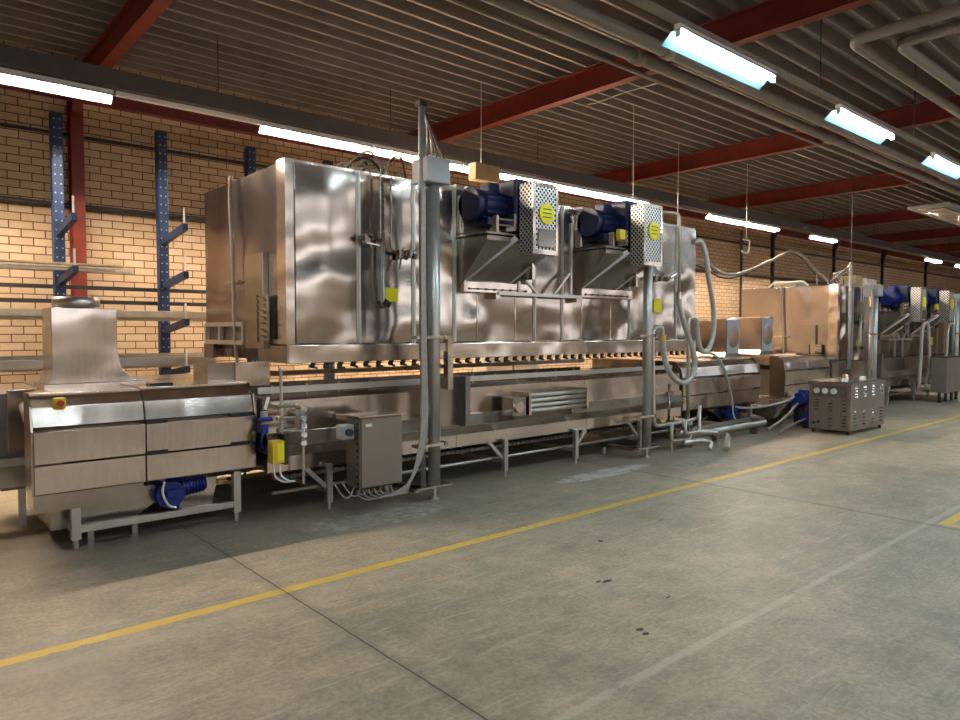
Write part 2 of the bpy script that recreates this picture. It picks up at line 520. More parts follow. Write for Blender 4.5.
# roof beams of red painted I sections crossing the hall
BEAMX = [-2.65, 2.045, 6.80, 11.43, 15.85, 21.0, 25.7, 30.3, 34.9, 39]
names_b = {1: 'red steel roof beam nearest the left, ending above the two nearest blue rack uprights',
           2: 'red steel roof beam crossing above the raised oven hood to the top right',
           3: 'third red roof beam, reaching the wall behind the right end of the raised hood',
           4: 'red roof beam meeting the wall above the start of the wavy hanging cable',
           5: 'red roof beam above the lowered far oven hood',
           6: 'red roof beam beyond the lowered far hood, sixth from the left',
           7: 'red roof beam third from the far end of the hall',
           8: 'red roof beam second from the far end of the hall',
           9: 'red roof beam farthest away at the end of the hall'}
for i, bx in enumerate(BEAMX):
    if i == 0: continue
    t = thing('roof_beam', names_b[i], 'beam', (bx, YB, 4.5), 'red roof beams')
    MB().box(bx - .006, bx + .006, YF, YB - .02, 4.515, 4.785).build('web', 'red', t)
    MB().box(bx - .065, bx + .065, YF, YB - .02, 4.50, 4.515).build('bottom_flange', 'red', t)
    MB().box(bx - .065, bx + .065, YF, YB - .02, 4.783, 4.798).build('top_flange', 'red', t)
    col = {1: 'red steel wall column between the two left blue rack uprights'}.get(i)
    if i == 1 or i >= 5:
        cx = {1: 1.90, 5: 19.4, 6: 23.5, 7: 27.6, 8: 32.2, 9: 37}[i]
        lab = col or 'dark steel wall column ' + {4: 'under the start of the wavy hanging cable', 5: 'left of the lowered hood top', 6: 'behind the boxes on the lowered hood',
                     7: 'behind the blue motors of the lowered hood', 8: 'on the brick wall second from the end', 9: 'on the brick wall farthest away'}[i]
        c = thing('wall_column', lab, 'column', (cx, YB, 0), 'wall columns')
        mm = 'red' if i == 1 else 'dark'
        cw = .068 if i == 1 else .04
        cd = .21 if i == 1 else .08
        MB().box(cx - cw, cx + cw, YB - cd, YB - cd + .015, 0, 4.495).box(cx - .006, cx + .006, YB - cd + .013, YB - .012, 0, 4.495)  .box(cx - cw, cx + cw, YB - .014, YB - .001, 0, 4.495).build('shaft', mm, c)
        MB().prism([(YB - cd, 4.495), (YB - cd - .21, 4.495), (YB - cd, 4.15)], 'x', cx - .05, cx + .05).build('haunch', mm, c)
tag(MB().box(XL, XR, YB - .12, YB - .002, 4.32, 4.335).box(XL, XR, YB - .12, YB - .002, 4.545, 4.56).box(XL, XR, YB - .03, YB - .015, 4.33, 4.55).build('edge_beam', 'red'),
    'long red edge beam high on the brick wall under the roof deck', 'beam')
# conduits on the brick wall
tag(MB().tube([(XL, YB - .05, 3.90), (XR, YB - .05, 3.90)], .022, 8, 0).build('wall_conduit', 'dark'), 'upper dark conduit running along the brick wall below the edge beam', 'conduit')
tag(MB().tube([(XL, YB - .05, 3.06), (XR, YB - .05, 3.06)], .032, 8, 0).build('wall_conduit', 'dark'), 'lower dark conduit along the brick wall where light meets shade', 'conduit')
for xx, lab in ((17.5, 'thin dark downpipe on the brick wall just left of the far hood'),):
    r = .035
    tag(MB().tube([(xx, YB - .13, 0.0), (xx, YB - .13, 4.2)], r, 8, 0).build('downpipe', 'dark'), lab, 'pipe')

# cable duct hanging over the wall lamps
t = thing('cable_duct', 'long dark cable duct hung from the roof above the wall lamps', 'cable duct', (0, 7.95, 3.97))
MB().sheet([(7.84, 4.19), (7.84, 4.01), (8.06, 4.01), (8.06, 4.19)], 'x', XL, 36, .003).build('channel', 'tray', t)
for hx in (-.6, 3.0, 5.3, 8.1, 10.5, 13.2, 15.9, 18.6, 22, 25.4, 28.8, 32):
    MB().cyl((hx, 7.95, 4.01), (hx, 7.95, ZC + .02), .006, 6).build('hanger_rod', 'dark', t)

# ------------------------------------------------------------------ lamps
def trough_lamp(x0, L_, y0, z0, label, group, half, drop, tube, near=None):
    t = thing('batten_lamp', label, 'lamp', (x0, y0, z0), group)
    near = drop if near is None else near
    # folded reflector, open below
    MB().sheet([(y0 - half, z0 - near), (y0 - half * .35, z0 + .03), (y0 + half * .35, z0 + .03), (y0 + half, z0 - drop)], 'x', x0, x0 + L_, .003).build('reflector', 'reflector_cool' if tube == 'tube_cool' else 'white', t)
    MB().box(x0, x0 + L_, y0 - .025, y0 + .025, z0 + .036, z0 + .075).build('housing', 'white', t)
    for s in (0, 1):
        xx = x0 + .01 if s == 0 else x0 + L_ - .02
        MB().box(xx, xx + .012, y0 - .02, y0 + .02, z0 - .018, z0 + .03).build('lamp_holder', 'white', t)
    MB().cyl((x0 + .03, y0, z0), (x0 + L_ - .03, y0, z0), .013, 8).build('tube', tube, t, smooth=True)
    return t
LW = [(-.9, 'lit lamp just outside the left end of the wall row'), ( .42, 'wall row lamp at the far left above the first blue upright'),
      (3.50, 'wall row lamp above the near corner of the raised hood'), (5.02, 'second wall row lamp from the one above the near corner of the raised hood'),
      (6.54, 'third wall row lamp behind the top of the tall lifting post'), (8.06, 'fourth wall row lamp behind the first belt guard'),
      (9.58, 'wall row lamp behind the second belt guard'), (13.15, 'wall row lamp right of the hood, left one of the joined pair'),
      (14.72, 'wall row lamp right of the hood, right one of the joined pair'), (17.95, 'short looking single lamp of the wall row above the wavy cable'),
      (26.5, 'single wall row lamp over the far blue motors'), (29.7, 'last lamp of the wall row, at the right edge')]
for x0, lab in LW:
    trough_lamp(x0, 1.5, 7.95, 3.93, lab, 'lamps of the row along the wall', .075, .046, 'tube_warm', near=.0)
# unlit trunking between the lamps of the wall row
tag(MB().box(1.95, 3.48, 7.92, 7.98, 3.96, 4.005).build('lamp_trunking', 'white'), 'pale unlit lamp trunking between the two leftmost wall lamps', 'trunking')
tag(MB().box(11.1, 13.12, 7.93, 7.97, 3.97, 4.005).build('lamp_trunking', 'ceil_pipe'), 'thin grey unlit trunking left of the joined lamp pair', 'trunking')
LR = [(4.58, 'nearest and largest lamp of the right row, cool white'), (7.42, 'middle lamp of the three in the right row'), (10.30, 'third lamp of the right row, cut by the right edge'),
      (13.2, 'fourth lamp of the right row, beyond the right edge'), (16.1, 'fifth lamp of the right row, beyond the right edge'), (19, 'farthest lamp of the right row'), (1.7, 'lamp of the right row directly ahead of the camera top')]
for x0, lab in LR:
    trough_lamp(x0, 1.5, 3.05, 3.76, lab, 'lamps of the right row', .135, .045, 'tube_cool')
t = thing('lamp_rail', 'grey rail that carries the cool white lamps of the right row', 'rail', (-2, 3.05, 3.84))
MB().box(-2, 20.6, 3.02, 3.08, 3.837, 3.875).build('rail', 'ceil_pipe', t)
for hx in (-1.5, .8, 3.9, 7.0, 9.6, 12.6, 15.4, 18.4, 20.4): MB().cyl((hx, 3.05, 3.875), (hx, 3.05, ZC + .02), .006, 6).build('hanger_rod', 'dark', t)
# two more lamp rows light the hall behind the camera
for yy in (-2.2, -6.4):
    for x0 in (-3, 1.2, 5.4, 9.6, 13.8, 18, 22.2):
        trough_lamp(x0, 1.5, yy, 3.9, 'cool white lamp at %s of the %s row behind the camera' % (['the left end', 'second place', 'third place', 'fourth place', 'fifth place', 'sixth place', 'the right end'][(-3, 1.2, 5.4, 9.6, 13.8, 18, 22.2).index(x0)], 'nearer' if yy > -4 else 'farther'), 'lamps behind the camera', .15, .045, 'tube_cool')

# ------------------------------------------------------------------ ceiling pipes
def cpipe(pts, r, lab, coup=()):
    t = thing('ceiling_pipe', lab, 'pipe', pts[0], 'pipes under the roof')
    MB().pipe(pts, r, 12, .16).build('run', 'ceil_pipe', t, smooth=True)
    for c in coup:
        MB().cyl((c[0] - .07, c[1], c[2]), (c[0] + .07, c[1], c[2]), r * 1.25, 12).build('coupling', 'ceil_pipe', t, smooth=True)
    return t
cpipe([(XL, 4.18, 4.36), (XR - 4, 4.18, 4.36)], .065, 'upper of the two long parallel grey pipes under the beams', [(6.1, 4.18, 4.36), (11.0, 4.18, 4.36)])
cpipe([(XL, 4.47, 4.36), (XR - 4, 4.47, 4.36)], .065, 'lower of the two long parallel grey pipes under the beams', [(6.0, 4.47, 4.36), (10.6, 4.47, 4.36)])
cpipe([(XL, 4.80, 4.40), (XR - 4, 4.80, 4.40)], .022, 'thin pipe beside the long parallel grey pipes')
cpipe([(7.22, -1.0, 4.35), (7.22, 2.86, 4.35), (20, 2.86, 4.35)], .055, 'outer bent pale pipe at the top right corner')
cpipe([(7.62, -1.0, 4.35), (7.62, 2.58, 4.35), (20, 2.58, 4.35)], .055, 'inner bent pale pipe at the top right corner')
t = thing('ceiling_heater', 'flat grey radiant panel hanging below the roof at the right edge', 'heater', (17.0, 4.9, 4.1))
MB().box(17.0, 20.6, 4.7, 5.5, 4.18, 4.24).build('panel', 'grey_paint', t, bevel=.01)
MB().box(17.2, 20.4, 4.85, 5.35, 4.15, 4.18).build('emitter', 'steel_dull', t)
for xx in (17.4, 20.2): MB().cyl((xx, 5.1, 4.24), (xx, 5.1, ZC + .02), .006, 6).build('hanger_rod', 'dark', t)

# ------------------------------------------------------------------ rack along the wall
rack = thing('cantilever_rack', 'blue cantilever rack with uprights and short arms against the brick wall', 'rack', (2.6, 8.9, 0))
armz = [2.62, 2.09, 1.56, 1.03]
for i, cx in enumerate((-.6, .48, 1.57, 2.66, 3.76, 4.88)):
    up = MB().box(cx - .055, cx + .055, 8.84, 8.96, 0, 3.93)
    u = up.build('upright', 'rack_blue', rack, bevel=.006)
    hb = MB()
    for kz in range(38):
        for s in (-.028, .028):
            hb.box(cx + s - .007, cx + s + .007, 8.836, 8.841, .15 + kz * .1, .165 + kz * .1)
    hb.build('hole_row', 'grey_paint', u)
    MB().box(cx - .08, cx + .08, 8.0, 9.0, 0, .1).build('foot', 'rack_blue', rack)
    for z in (armz if cx < 3 else armz[:2]):
        a = MB().bar((cx, 8.84, z), (cx, 8.08, z + .09), .055, .075).build('arm', 'rack_blue', rack)
        MB().cyl((cx, 8.12, z + .1), (cx, 8.12, z + .30), .011, 8).build('stop_pin', 'pin', a)
for z, lab in ((.35, 0), (2.02, 0), (1.86, 0)):
    MB().box(-.6, 4.9, 8.97, 9.0, z, z + .045).build('tie_bar', 'dark', rack)

def stock(x0, x1, y0, dz, z, mat, lab, cat='profile', h=.04, w=.07, name='steel_profile'):
    o = MB().bar((x0, y0, z + h / 2 + dz + .012), (x1, y0, z + h / 2 + dz + .012), w, h).build(name, mat, bevel=.003)
    tag(o, lab, cat, 'lengths of stock lying on the blue rack')
def az(lv, y): return armz[lv] + .09 * (8.84 - y) / .76 + .041
rows = [(.9, 2.05, 8.22, 1, 'wood', 'short wooden lath on the second rack level above the exhaust duct', .022),
        (-1.0, 2.0, 8.36, 1, 'board', 'pale lath behind the short wooden lath on the second rack level', .03),
        (-1.2, 2.2, 8.52, 1, 'pipe', 'steel tube on the second rack level nearest the uprights', .035),
        (-1.5, 3.05, 8.18, 2, 'board', 'front long pale board on the third rack level', .07),
        (-1.5, 3.0, 8.32, 2, 'wood', 'second long wooden board on the third rack level', .09),
        (-1.4, 3.1, 8.48, 2, 'pipe', 'long steel profile on the third rack level nearest the uprights', .06),
        (-1.5, 3.0, 8.18, 3, 'pipe', 'front long steel profile on the lowest rack level', .09),
        (-1.5, 3.05, 8.32, 3, 'board', 'long pale board on the lowest rack level', .13),
        (-1.5, 3.1, 8.48, 3, 'wood', 'long wooden board on the lowest rack level nearest the uprights', .16)]
for x0, x1, yy, lv, mt, lab, h in rows:
    stock(x0, x1, yy, .004, az(lv, yy - .045), mt, lab, h=h, w=.1, name='stock_length')

# ------------------------------------------------------------------ oven hood (raised / lowered)
def hood(x0, z0, label, far=False):
    """x0 left end, z0 underside of frame"""
    Y0, Y1 = 5.6, 7.55
    LN = 6.27
    t = thing('oven_hood', label, 'oven hood', (x0, Y0, z0), 'oven hoods')
    def X(v): return x0 + v - 2.68
    def Z(v): return z0 + v - 1.27
    shell = MB().box(x0 + .012, x0 + LN, Y0 + .014, Y1, z0 + .16, z0 + 1.725).build('shell', 'hood', t, bevel=.01)
    MB().box(x0, x0 + .014, Y0 + .15, Y1 - .01, z0 + .165, z0 + 1.73).build('end_panel', 'hood_end', t, bevel=.004)
    MB().sheet([(x0 - .006, Y0 + .16), (x0 - .006, Y0 - .004), (x0 + .055, Y0 - .004)], 'z', z0 + .165, z0 + 1.745, -.012).build('corner_post', 'steel', t)
    # bottom frame: long channel, ends
    MB().box(x0 + .0, x0 + LN, Y0 - .02, Y0 + .05, z0, z0 + .158).build('front_rail', 'steel', t, bevel=.006)
    MB().box(x0 + .0, x0 + LN, Y1 - .05, Y1 + .02, z0, z0 + .158).build('rear_rail', 'steel', t, bevel=.006)
    MB().box(x0 - .02, x0 + .03, Y0 - .018, Y0 + .58, z0 + .002, z0 + .156).build('end_rail', 'steel_dull', t, bevel=.006)
    MB().box(x0 - .02, x0 + .03, Y1 - .25, Y1 + .018, z0 + .002, z0 + .156).build('end_rail', 'steel_dull', t, bevel=.006)
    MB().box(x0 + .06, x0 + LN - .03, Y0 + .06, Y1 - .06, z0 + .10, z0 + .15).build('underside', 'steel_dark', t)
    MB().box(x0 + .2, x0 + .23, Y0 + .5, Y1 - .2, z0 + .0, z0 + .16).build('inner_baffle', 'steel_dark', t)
    # front skin panels with seams
    xs = [2.745, 3.375, 3.99, 4.50, 5.66, 6.12, 7.40, 7.86, 8.45, 8.95]
    for a, b_ in zip(xs[:-1], xs[1:]):
        MB().box(X(a) + .012, X(b_) - .012, Y0 - .002, Y0 + .012, z0 + .17, z0 + 1.72).build('front_panel', 'hood', t, bevel=.003)
    for a in xs[1:-1]:
        MB().box(X(a) - .022, X(a) + .022, Y0 - .010, Y0 + .006, z0 + .165, z0 + 1.725).box(X(a) - .008, X(a) + .008, Y0 - .018, Y0 - .009, z0 + .165, z0 + 1.735).build('seam_strip', 'frame', t)
    for a, b_ in ((4.62, 5.60), (6.2, 7.34)):
        for xx in ((a + b_) / 2 - .3, (a + b_) / 2 + .25):
            MB().box(X(xx) - .006, X(xx) + .006, Y0 - .006, Y0, z0 + .17, Z(1.92)).build('panel_seam', 'steel', t)
    # row of hooks below the rail
    for i in range(44):
        hx = x0 + .25 + i * .137
        m_ = MB()
        m_.bar((hx, Y0 + .02, z0 + .005), (hx - .025, Y0 + .02, z0 - .04), .03, .035)
        m_.bar((hx - .035, Y0 + .02, z0 - .03 - .01 * (i % 3)), (hx + .03, Y0 + .02, z0 - .05), .03, .018)
        m_.build('hook', 'dark', t)
    # top rim
    MB().box(x0 + .02, x0 + LN, Y0 + .02, Y0 + .05, z0 + 1.72, z0 + 1.75).build('top_rim', 'steel', t)
    # ---- left end fittings
    xe = x0 - .02
    pl = MB().box(xe - .035, xe + .02, 5.98, 6.38, z0 + .12, z0 + .98).build('slide_plate', 'steel_dull', t, bevel=.004)
    MB().box(xe - .040, xe - .033, 6.075, 6.10, z0 + .18, z0 + .60).build('slot', 'black', pl)
    m_ = MB().box(xe - .06, xe - .03, 5.85, 5.97, z0 + .2, z0 + .6)
    for q in range(7):
        m_.bar((xe - .07, 5.86 + .02 * math.sin(q * 2.1), z0 + .22 + q * .055), (xe - .08, 5.97, z0 + .24 + q * .055), .016)
    m_.build('latch', 'steel_dull', t)
    m_ = MB()
    for a, b_ in (((6.42, .17), (7.38, .17)), ((6.42, .345), (7.38, .345)), ((6.42, .17), (6.42, .345)), ((7.38, .17), (7.38, .345)), ((7.0, .17), (7.0, .345))):
        m_.bar((xe - .03, a[0], z0 + a[1]), (xe - .03, b_[0], z0 + b_[1]), .04)
    m_.build('tube_frame', 'frame', t)
    MB().box(xe + .0, xe + .012, 6.44, 7.36, z0 + .18, z0 + .33).build('dark_opening', 'steel_dark', t)
    MB().tube([(xe - .04, 6.66, z0 + 1.76), (xe - .05, 6.66, z0 + 1.5), (xe - .045, 6.63, z0 + 1.0), (xe - .05, 6.60, z0 + .5), (xe - .04, 6.59, z0 + .08), (xe - .02, 6.55, z0 - .19)], .018, 8).build('cable_conduit', 'cable', t, smooth=True)
    MB().box(xe - .045, xe, 6.52, 6.82, z0 + .74, z0 + .76).build('cable_clip', 'steel', t)
    # ---- fan stations
    for fi, fx in enumerate((4.93, 6.74)):
        a, b_ = fx - .38, fx + .50
        # inlet chamber on the hood skin
        MB().box(X(a) - .02, X(a) + .52, Y0 - .10, Y0 - .004, Z(2.53), Z(2.93)).build('access_cover', 'steel', t, bevel=.01)
        m_ = MB().box(X(a) + .02, X(a) + .49, Y0 - .103, Y0 - .099, Z(2.896), Z(2.904))
        for q in range(6): m_.cyl((X(a) + .03 + q * .09, Y0 - .115, Z(2.90)), (X(a) + .03 + q * .09, Y0 - .098, Z(2.90)), .01, 6)
        m_.build('bolt_row', 'dark', t)
        MB().box(X(a) - .03, X(b_) - .08, 5.12, Y0 - .004, Z(2.50), Z(2.525)).build('motor_shelf', 'steel_dull', t, bevel=.003)
        # sloping housing below the shelf
        MB().prism([(Y0 - .003, Z(2.49)), (5.13, Z(2.49)), (5.13, Z(2.44)), (Y0 - .003, Z(1.98))], 'x', X(a) - .01, X(b_) - .02).build('sloping_housing', 'steel_dull', t, bevel=.004)
        for q in (0, 1):
            xx = X(a) + .06 + q * .62
            MB().bar((xx + .30, 5.10, Z(2.48)), (xx - .04, Y0 - .035, Z(2.05)), .055).build('strut', 'galv', t)
        lp = MB().prism([(Y0 - .003, Z(2.09)), (Y0 - .10, Z(2.06)), (Y0 - .10, Z(1.95)), (Y0 - .003, Z(1.95))], 'x', X(a) + .0, X(b_) + .10).build('flange_lip', 'steel', t, bevel=.004)
        m_ = MB().box(X(a) + .05, X(a) + .90, Y0 - .102, Y0 - .099, Z(1.980), Z(1.990))
        for q in range(8): m_.cyl((X(a) + .07 + q * .115, Y0 - .112, Z(1.985)), (X(a) + .07 + q * .115, Y0 - .098, Z(1.985)), .012, 6)
        m_.build('bolt_row', 'dark', lp)
        # motor lying across the hood edge, axis along X towards the guard's rear
        mx0, mx1, my, mz = X(fx) - .36, X(fx) + .10, 5.40, Z(2.82)
        mo = MB().cyl((mx0 + .05, my, mz), (mx1, my, mz), .145, 20)
        for q in range(12):
            an = 2 * math.pi * q / 12
            mo.bar((mx0 + .1, my + .148 * math.cos(an), mz + .148 * math.sin(an)), (mx1 - .04, my + .148 * math.cos(an), mz + .148 * math.sin(an)), .008, .022)
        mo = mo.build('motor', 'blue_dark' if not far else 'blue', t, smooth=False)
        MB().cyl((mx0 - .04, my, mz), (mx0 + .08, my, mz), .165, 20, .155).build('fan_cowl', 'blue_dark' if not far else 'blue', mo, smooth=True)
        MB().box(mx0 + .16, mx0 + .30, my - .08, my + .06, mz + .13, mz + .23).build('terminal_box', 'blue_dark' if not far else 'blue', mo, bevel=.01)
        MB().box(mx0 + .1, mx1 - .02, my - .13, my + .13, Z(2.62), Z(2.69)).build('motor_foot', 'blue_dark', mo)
        # gearbox / bearing block towards the guard
        MB().cyl((X(fx) + .10, 5.42, Z(2.80)), (X(fx) + .10, 5.12, Z(2.80)), .085, 16).build('bearing_housing', 'blue_dark', t, smooth=True)
        MB().box(X(fx) - .02, X(fx) + .24, 5.12, 5.50, Z(2.62), Z(3.09)).build('drive_housing', 'blue_dark', t, bevel=.03)
        # guide bars and brackets
        MB().box(X(fx) - .06, X(fx) - .03, 5.10, 5.22, Z(2.55), Z(2.72)).build('bracket', 'steel', t)
        MB().box(X(a) + .1, X(a) + .13, 5.12, 5.18, Z(2.52), Z(2.69)).build('bracket', 'steel', t)
        for zz in (2.60, 2.66): MB().cyl((X(a) + .12, 5.15, Z(zz)), (X(fx) - .04, 5.15, Z(zz)), .010, 8).build('guide_bar', 'pipe', t)
        # belt guard box
        g = MB().box(X(fx), X(fx) + .355, 4.90, 5.09, Z(2.32), Z(3.02)).build('belt_guard', 'perf', t, bevel=.006)
        gf = MB()
        for u, v in ((X(fx), Z(2.32)),):
            gf.box(u - .003, u + .358, 4.893, 4.90, Z(2.315), Z(2.36)).box(u - .003, u + .358, 4.893, 4.90, Z(2.985), Z(3.025))
            gf.box(u - .003, u + .03, 4.893, 4.90, Z(2.36), Z(2.985)).box(u + .325, u + .358, 4.893, 4.90, Z(2.36), Z(2.985))
        gf.build('guard_edge', 'steel', g)
        MB().cyl((X(fx) + .19, 4.885, Z(2.72)), (X(fx) + .19, 4.899, Z(2.72)), .105, 16).build('yellow_sticker', 'yellow', g, label='round yellow sticker')
        m_ = MB()
        for q in range(3): m_.box(X(fx) + .13, X(fx) + .25, 4.880, 4.8855, Z(2.68) + q * .04, Z(2.688) + q * .04)
        m_.build('sticker_print', 'dark', g)
        if fi == 0: MB().box(X(fx) + .07, X(fx) + .31, 4.884, 4.899, Z(2.385), Z(2.565)).build('cover_plate', 'steel_dull', g, bevel=.004)
        # wing behind the guard
        MB().box(X(fx) + .40, X(fx) + .44, 5.30, Y0 - .01, Z(2.1), Z(2.93)).build('stiffener', 'steel', t)
    # yellow connector on the second shelf
    MB().box(X(6.50), X(6.60), 5.05, 5.11, Z(2.60), Z(2.72)).build('plug_box', 'yellow_box', t, bevel=.006)
    # tube rail between the stations
    m_ = MB().bar((X(5.02), 5.50, Z(1.95)), (X(6.35), 5.50, Z(1.95)), .035)
    m_.build('cross_rail', 'pipe', t)
    MB().bar((X(5.32), 5.50, Z(1.97)), (X(5.32), 5.50, Z(2.32)), .03).build('rail_post', 'pipe', t)
    MB().bar((X(6.16), 5.50, Z(1.97)), (X(6.16), 5.50, Z(2.8)), .03).build('rail_post', 'pipe', t)
    MB().bar((X(5.34), 5.50, Z(2.18)), (X(5.60), 5.50, Z(1.97)), .026).build('diagonal_brace', 'pipe', t)
    MB().bar((X(6.14), 5.50, Z(2.22)), (X(5.88), 5.50, Z(1.97)), .026).build('diagonal_brace', 'pipe', t)
    MB().bar((X(5.02), 5.50, Z(1.92)), (X(5.02), 5.60, Z(1.92)), .06).build('rail_clamp', 'steel', t)
    MB().bar((X(6.3), 5.50, Z(1.92)), (X(6.3), 5.60, Z(1.92)), .06).build('rail_clamp', 'steel', t)
    # sheet stickers
    MB().box(X(3.66), X(3.80), Y0 - .016, Y0 - .003, Z(1.83), Z(1.96)).build('warning_sticker', 'yellow', t, label='yellow warning sticker low on the second panel')
    MB().box(X(7.93), X(8.10), Y0 - .016, Y0 - .003, Z(1.80), Z(1.98)).build('warning_sticker', 'yellow', t, label='yellow warning sticker near the right end')
    # valve group on the second panel
    vy = Y0 - .07
    m_ = MB().pipe([(X(3.60), vy, Z(2.47)), (X(3.60), vy, Z(1.80)), (X(3.66), vy + .05, Z(1.78))], .020, 10)
    vp = m_.build('steam_pipe', 'pipe', t, smooth=True)
    MB().cyl((X(3.60), vy, Z(1.83)), (X(3.66), vy - .02, Z(1.79)), .03, 10).build('pipe_elbow', 'dark', vp)
    for xx, zt in ((3.575, 3.05), (3.69, 2.98)):
        m_ = MB()
        m_.cyl((X(xx), vy, Z(2.40)), (X(xx), vy, Z(zt)), .009, 8)
        for q in range(9): m_.cyl((X(xx), vy, Z(2.45) + q * .06), (X(xx), vy, Z(2.465) + q * .06), .014, 8)
        m_.build('feed_pipe', 'steel_dull', t)
    m_ = MB().pipe([(X(3.34), vy, Z(2.39)), (X(3.58), vy, Z(2.39))], .018, 8)
    m_.cyl((X(3.44), vy, Z(2.39)), (X(3.44), vy - .06, Z(2.43)), .022, 8)
    m_.box(X(3.38), X(3.44), vy - .04, vy + .04, Z(2.35), Z(2.43)); m_.bar((X(3.40), vy - .03, Z(2.35)), (X(3.52), vy - .07, Z(2.33)), .014)
    m_.cyl((X(3.50), vy, Z(2.36)), (X(3.53), vy, Z(2.36)), .036, 10)
    m_.build('valve', 'steel_dull', t)
    m_ = MB().pipe([(X(3.68), vy, Z(2.45)), (X(3.70), vy, Z(2.29)), (X(3.98), vy, Z(2.27))], .014, 8)
    m_.box(X(3.76), X(3.82), vy - .035, vy + .035, Z(2.23), Z(2.31)); m_.cyl((X(3.86), vy - .05, Z(2.28)), (X(3.86), vy + .04, Z(2.28)), .04, 10)
    m_.bar((X(3.78), vy - .03, Z(2.24)), (X(3.75), vy - .05, Z(2.13)), .014); m_.bar((X(3.90), vy - .05, Z(2.30)), (X(3.98), vy - .07, Z(2.36)), .012); m_.cyl((X(3.94), vy, Z(2.27)), (X(3.97), vy, Z(2.27)), .03, 8)
    m_.build('valve', 'steel_dull', t)
    # valve group at the right end
    m_ = MB().pipe([(X(7.70), vy, Z(2.24)), (X(8.2), vy, Z(2.26)), (X(8.34), vy - .05, Z(2.36))], .02, 8)
    for q in (7.82, 7.94, 8.08): m_.cyl((X(q), vy - .06, Z(2.24)), (X(q), vy + .02, Z(2.25)), .032, 8)
    m_.bar((X(8.1), vy - .03, Z(2.28)), (X(8.2), vy - .09, Z(2.36)), .015)
    m_.build('valve', 'steel_dull', t)
    return t
H1 = hood(2.68, 1.27, 'large raised stainless oven hood nearest the camera, lifted above its conveyor')
H2 = hood(13.80, .69, 'far stainless oven hood lowered onto its conveyor, copper toned end face', far=True)

def tangle(x0, x1, y, z, lab, n=9, r=.012, mat='cable', hgt=.18, seed=1):
    rnd = random.Random(seed)
    t = thing('cable_bundle', lab, 'cables', (x0, y, z))
    for i in range(n):
        a = rnd.uniform(x0, x1 - .3); ln = rnd.uniform(.25, .6)
        yy = y + rnd.uniform(-.25, .4)
        pts = [(a, yy, z + .015), (a + ln * .25, yy + .05, z + hgt * rnd.uniform(.4, 1)), (a + ln * .6, yy - .06, z + hgt * rnd.uniform(.4, 1)), (min(x1, a + ln), yy + rnd.uniform(-.1, .1), z + .015)]
        MB().tube(pts, r, 6, 5).build('cable', mat if i % 3 else 'cable_black', t, smooth=True)
    return t
tangle(3.35, 4.15, 6.0, 3.0, 'tangle of cables on the near top of the raised hood', 12, seed=3, hgt=.28)
tangle(3.7, 4.4, 6.5, 3.0, 'loose cables on top of the raised hood left of the lifting post', 7, seed=5, hgt=.22)
tangle(4.5, 6.0, 6.4, 3.0, 'cables along the hood top behind the first blue motor', 9, seed=8, hgt=.12)
tangle(14.4, 15.8, 6.1, 2.42, 'tangle of cables on the lowered far hood', 10, seed=9, hgt=.35)
def crate(x, y, z, w, d, h, mat, lab, lid=None):
    t = thing('storage_box', lab, 'box', (x, y, z))
    MB().box(x, x + w, y, y + d, z + .001, z + h).build('body', mat, t, bevel=.008)
    MB().box(x - .008, x + w + .008, y - .008, y + d + .008, z + h - .03, z + h + .012).build('lid', lid or mat, t, bevel=.004)
for x, y, z, w, d, h, mt, lab in (
    (5.10, 6.3, 3.0, .10, .1, .22, 'board', 'small pale block on the raised hood between post and first motor, left one'),
    (5.27, 6.3, 3.0, .10, .1, .22, 'board', 'small pale block on the raised hood between post and first motor, right one'),
    (6.95, 6.0, 3.0, .08, .1, .14, 'board', 'small pale block on the hood between the blue motors, left one'),
    (7.12, 6.0, 3.0, .08, .1, .14, 'board', 'small pale block on the hood between the blue motors, right one'),
    (14.0, 6.5, 2.42, .5, .4, .09, 'board', 'flat pale box at the left top of the lowered hood'),
    (15.0, 5.75, 2.42, .35, .3, .24, 'carton', 'yellow brown box on the lowered hood left of the far blue motors'),
    (15.5, 5.75, 2.42, .6, .3, .20, 'board', 'pale box beside the yellow brown box on the lowered hood')):
    crate(x, y, z, w, d, h, mt, lab)
for x_, w_, lab in ((7.2, .55, 'tall pale board stack seen in the gap below the raised hood, left one'), (7.8, .6, 'tall pale board stack seen in the gap below the raised hood, right one')):
    tag(MB().box(x_, x_ + w_, 8.15, 8.5, 0, 1.32).build('board_stack', 'board', bevel=.01), lab, 'boards')
tag(MB().pipe([(13.9, 7.0, 2.44), (13.9, 6.9, 2.53), (13.9, 6.3, 2.53), (13.9, 6.2, 2.44)], .02, 8).build('bent_rail', 'white'), 'pale bent rail on the top left of the lowered hood', 'rail')

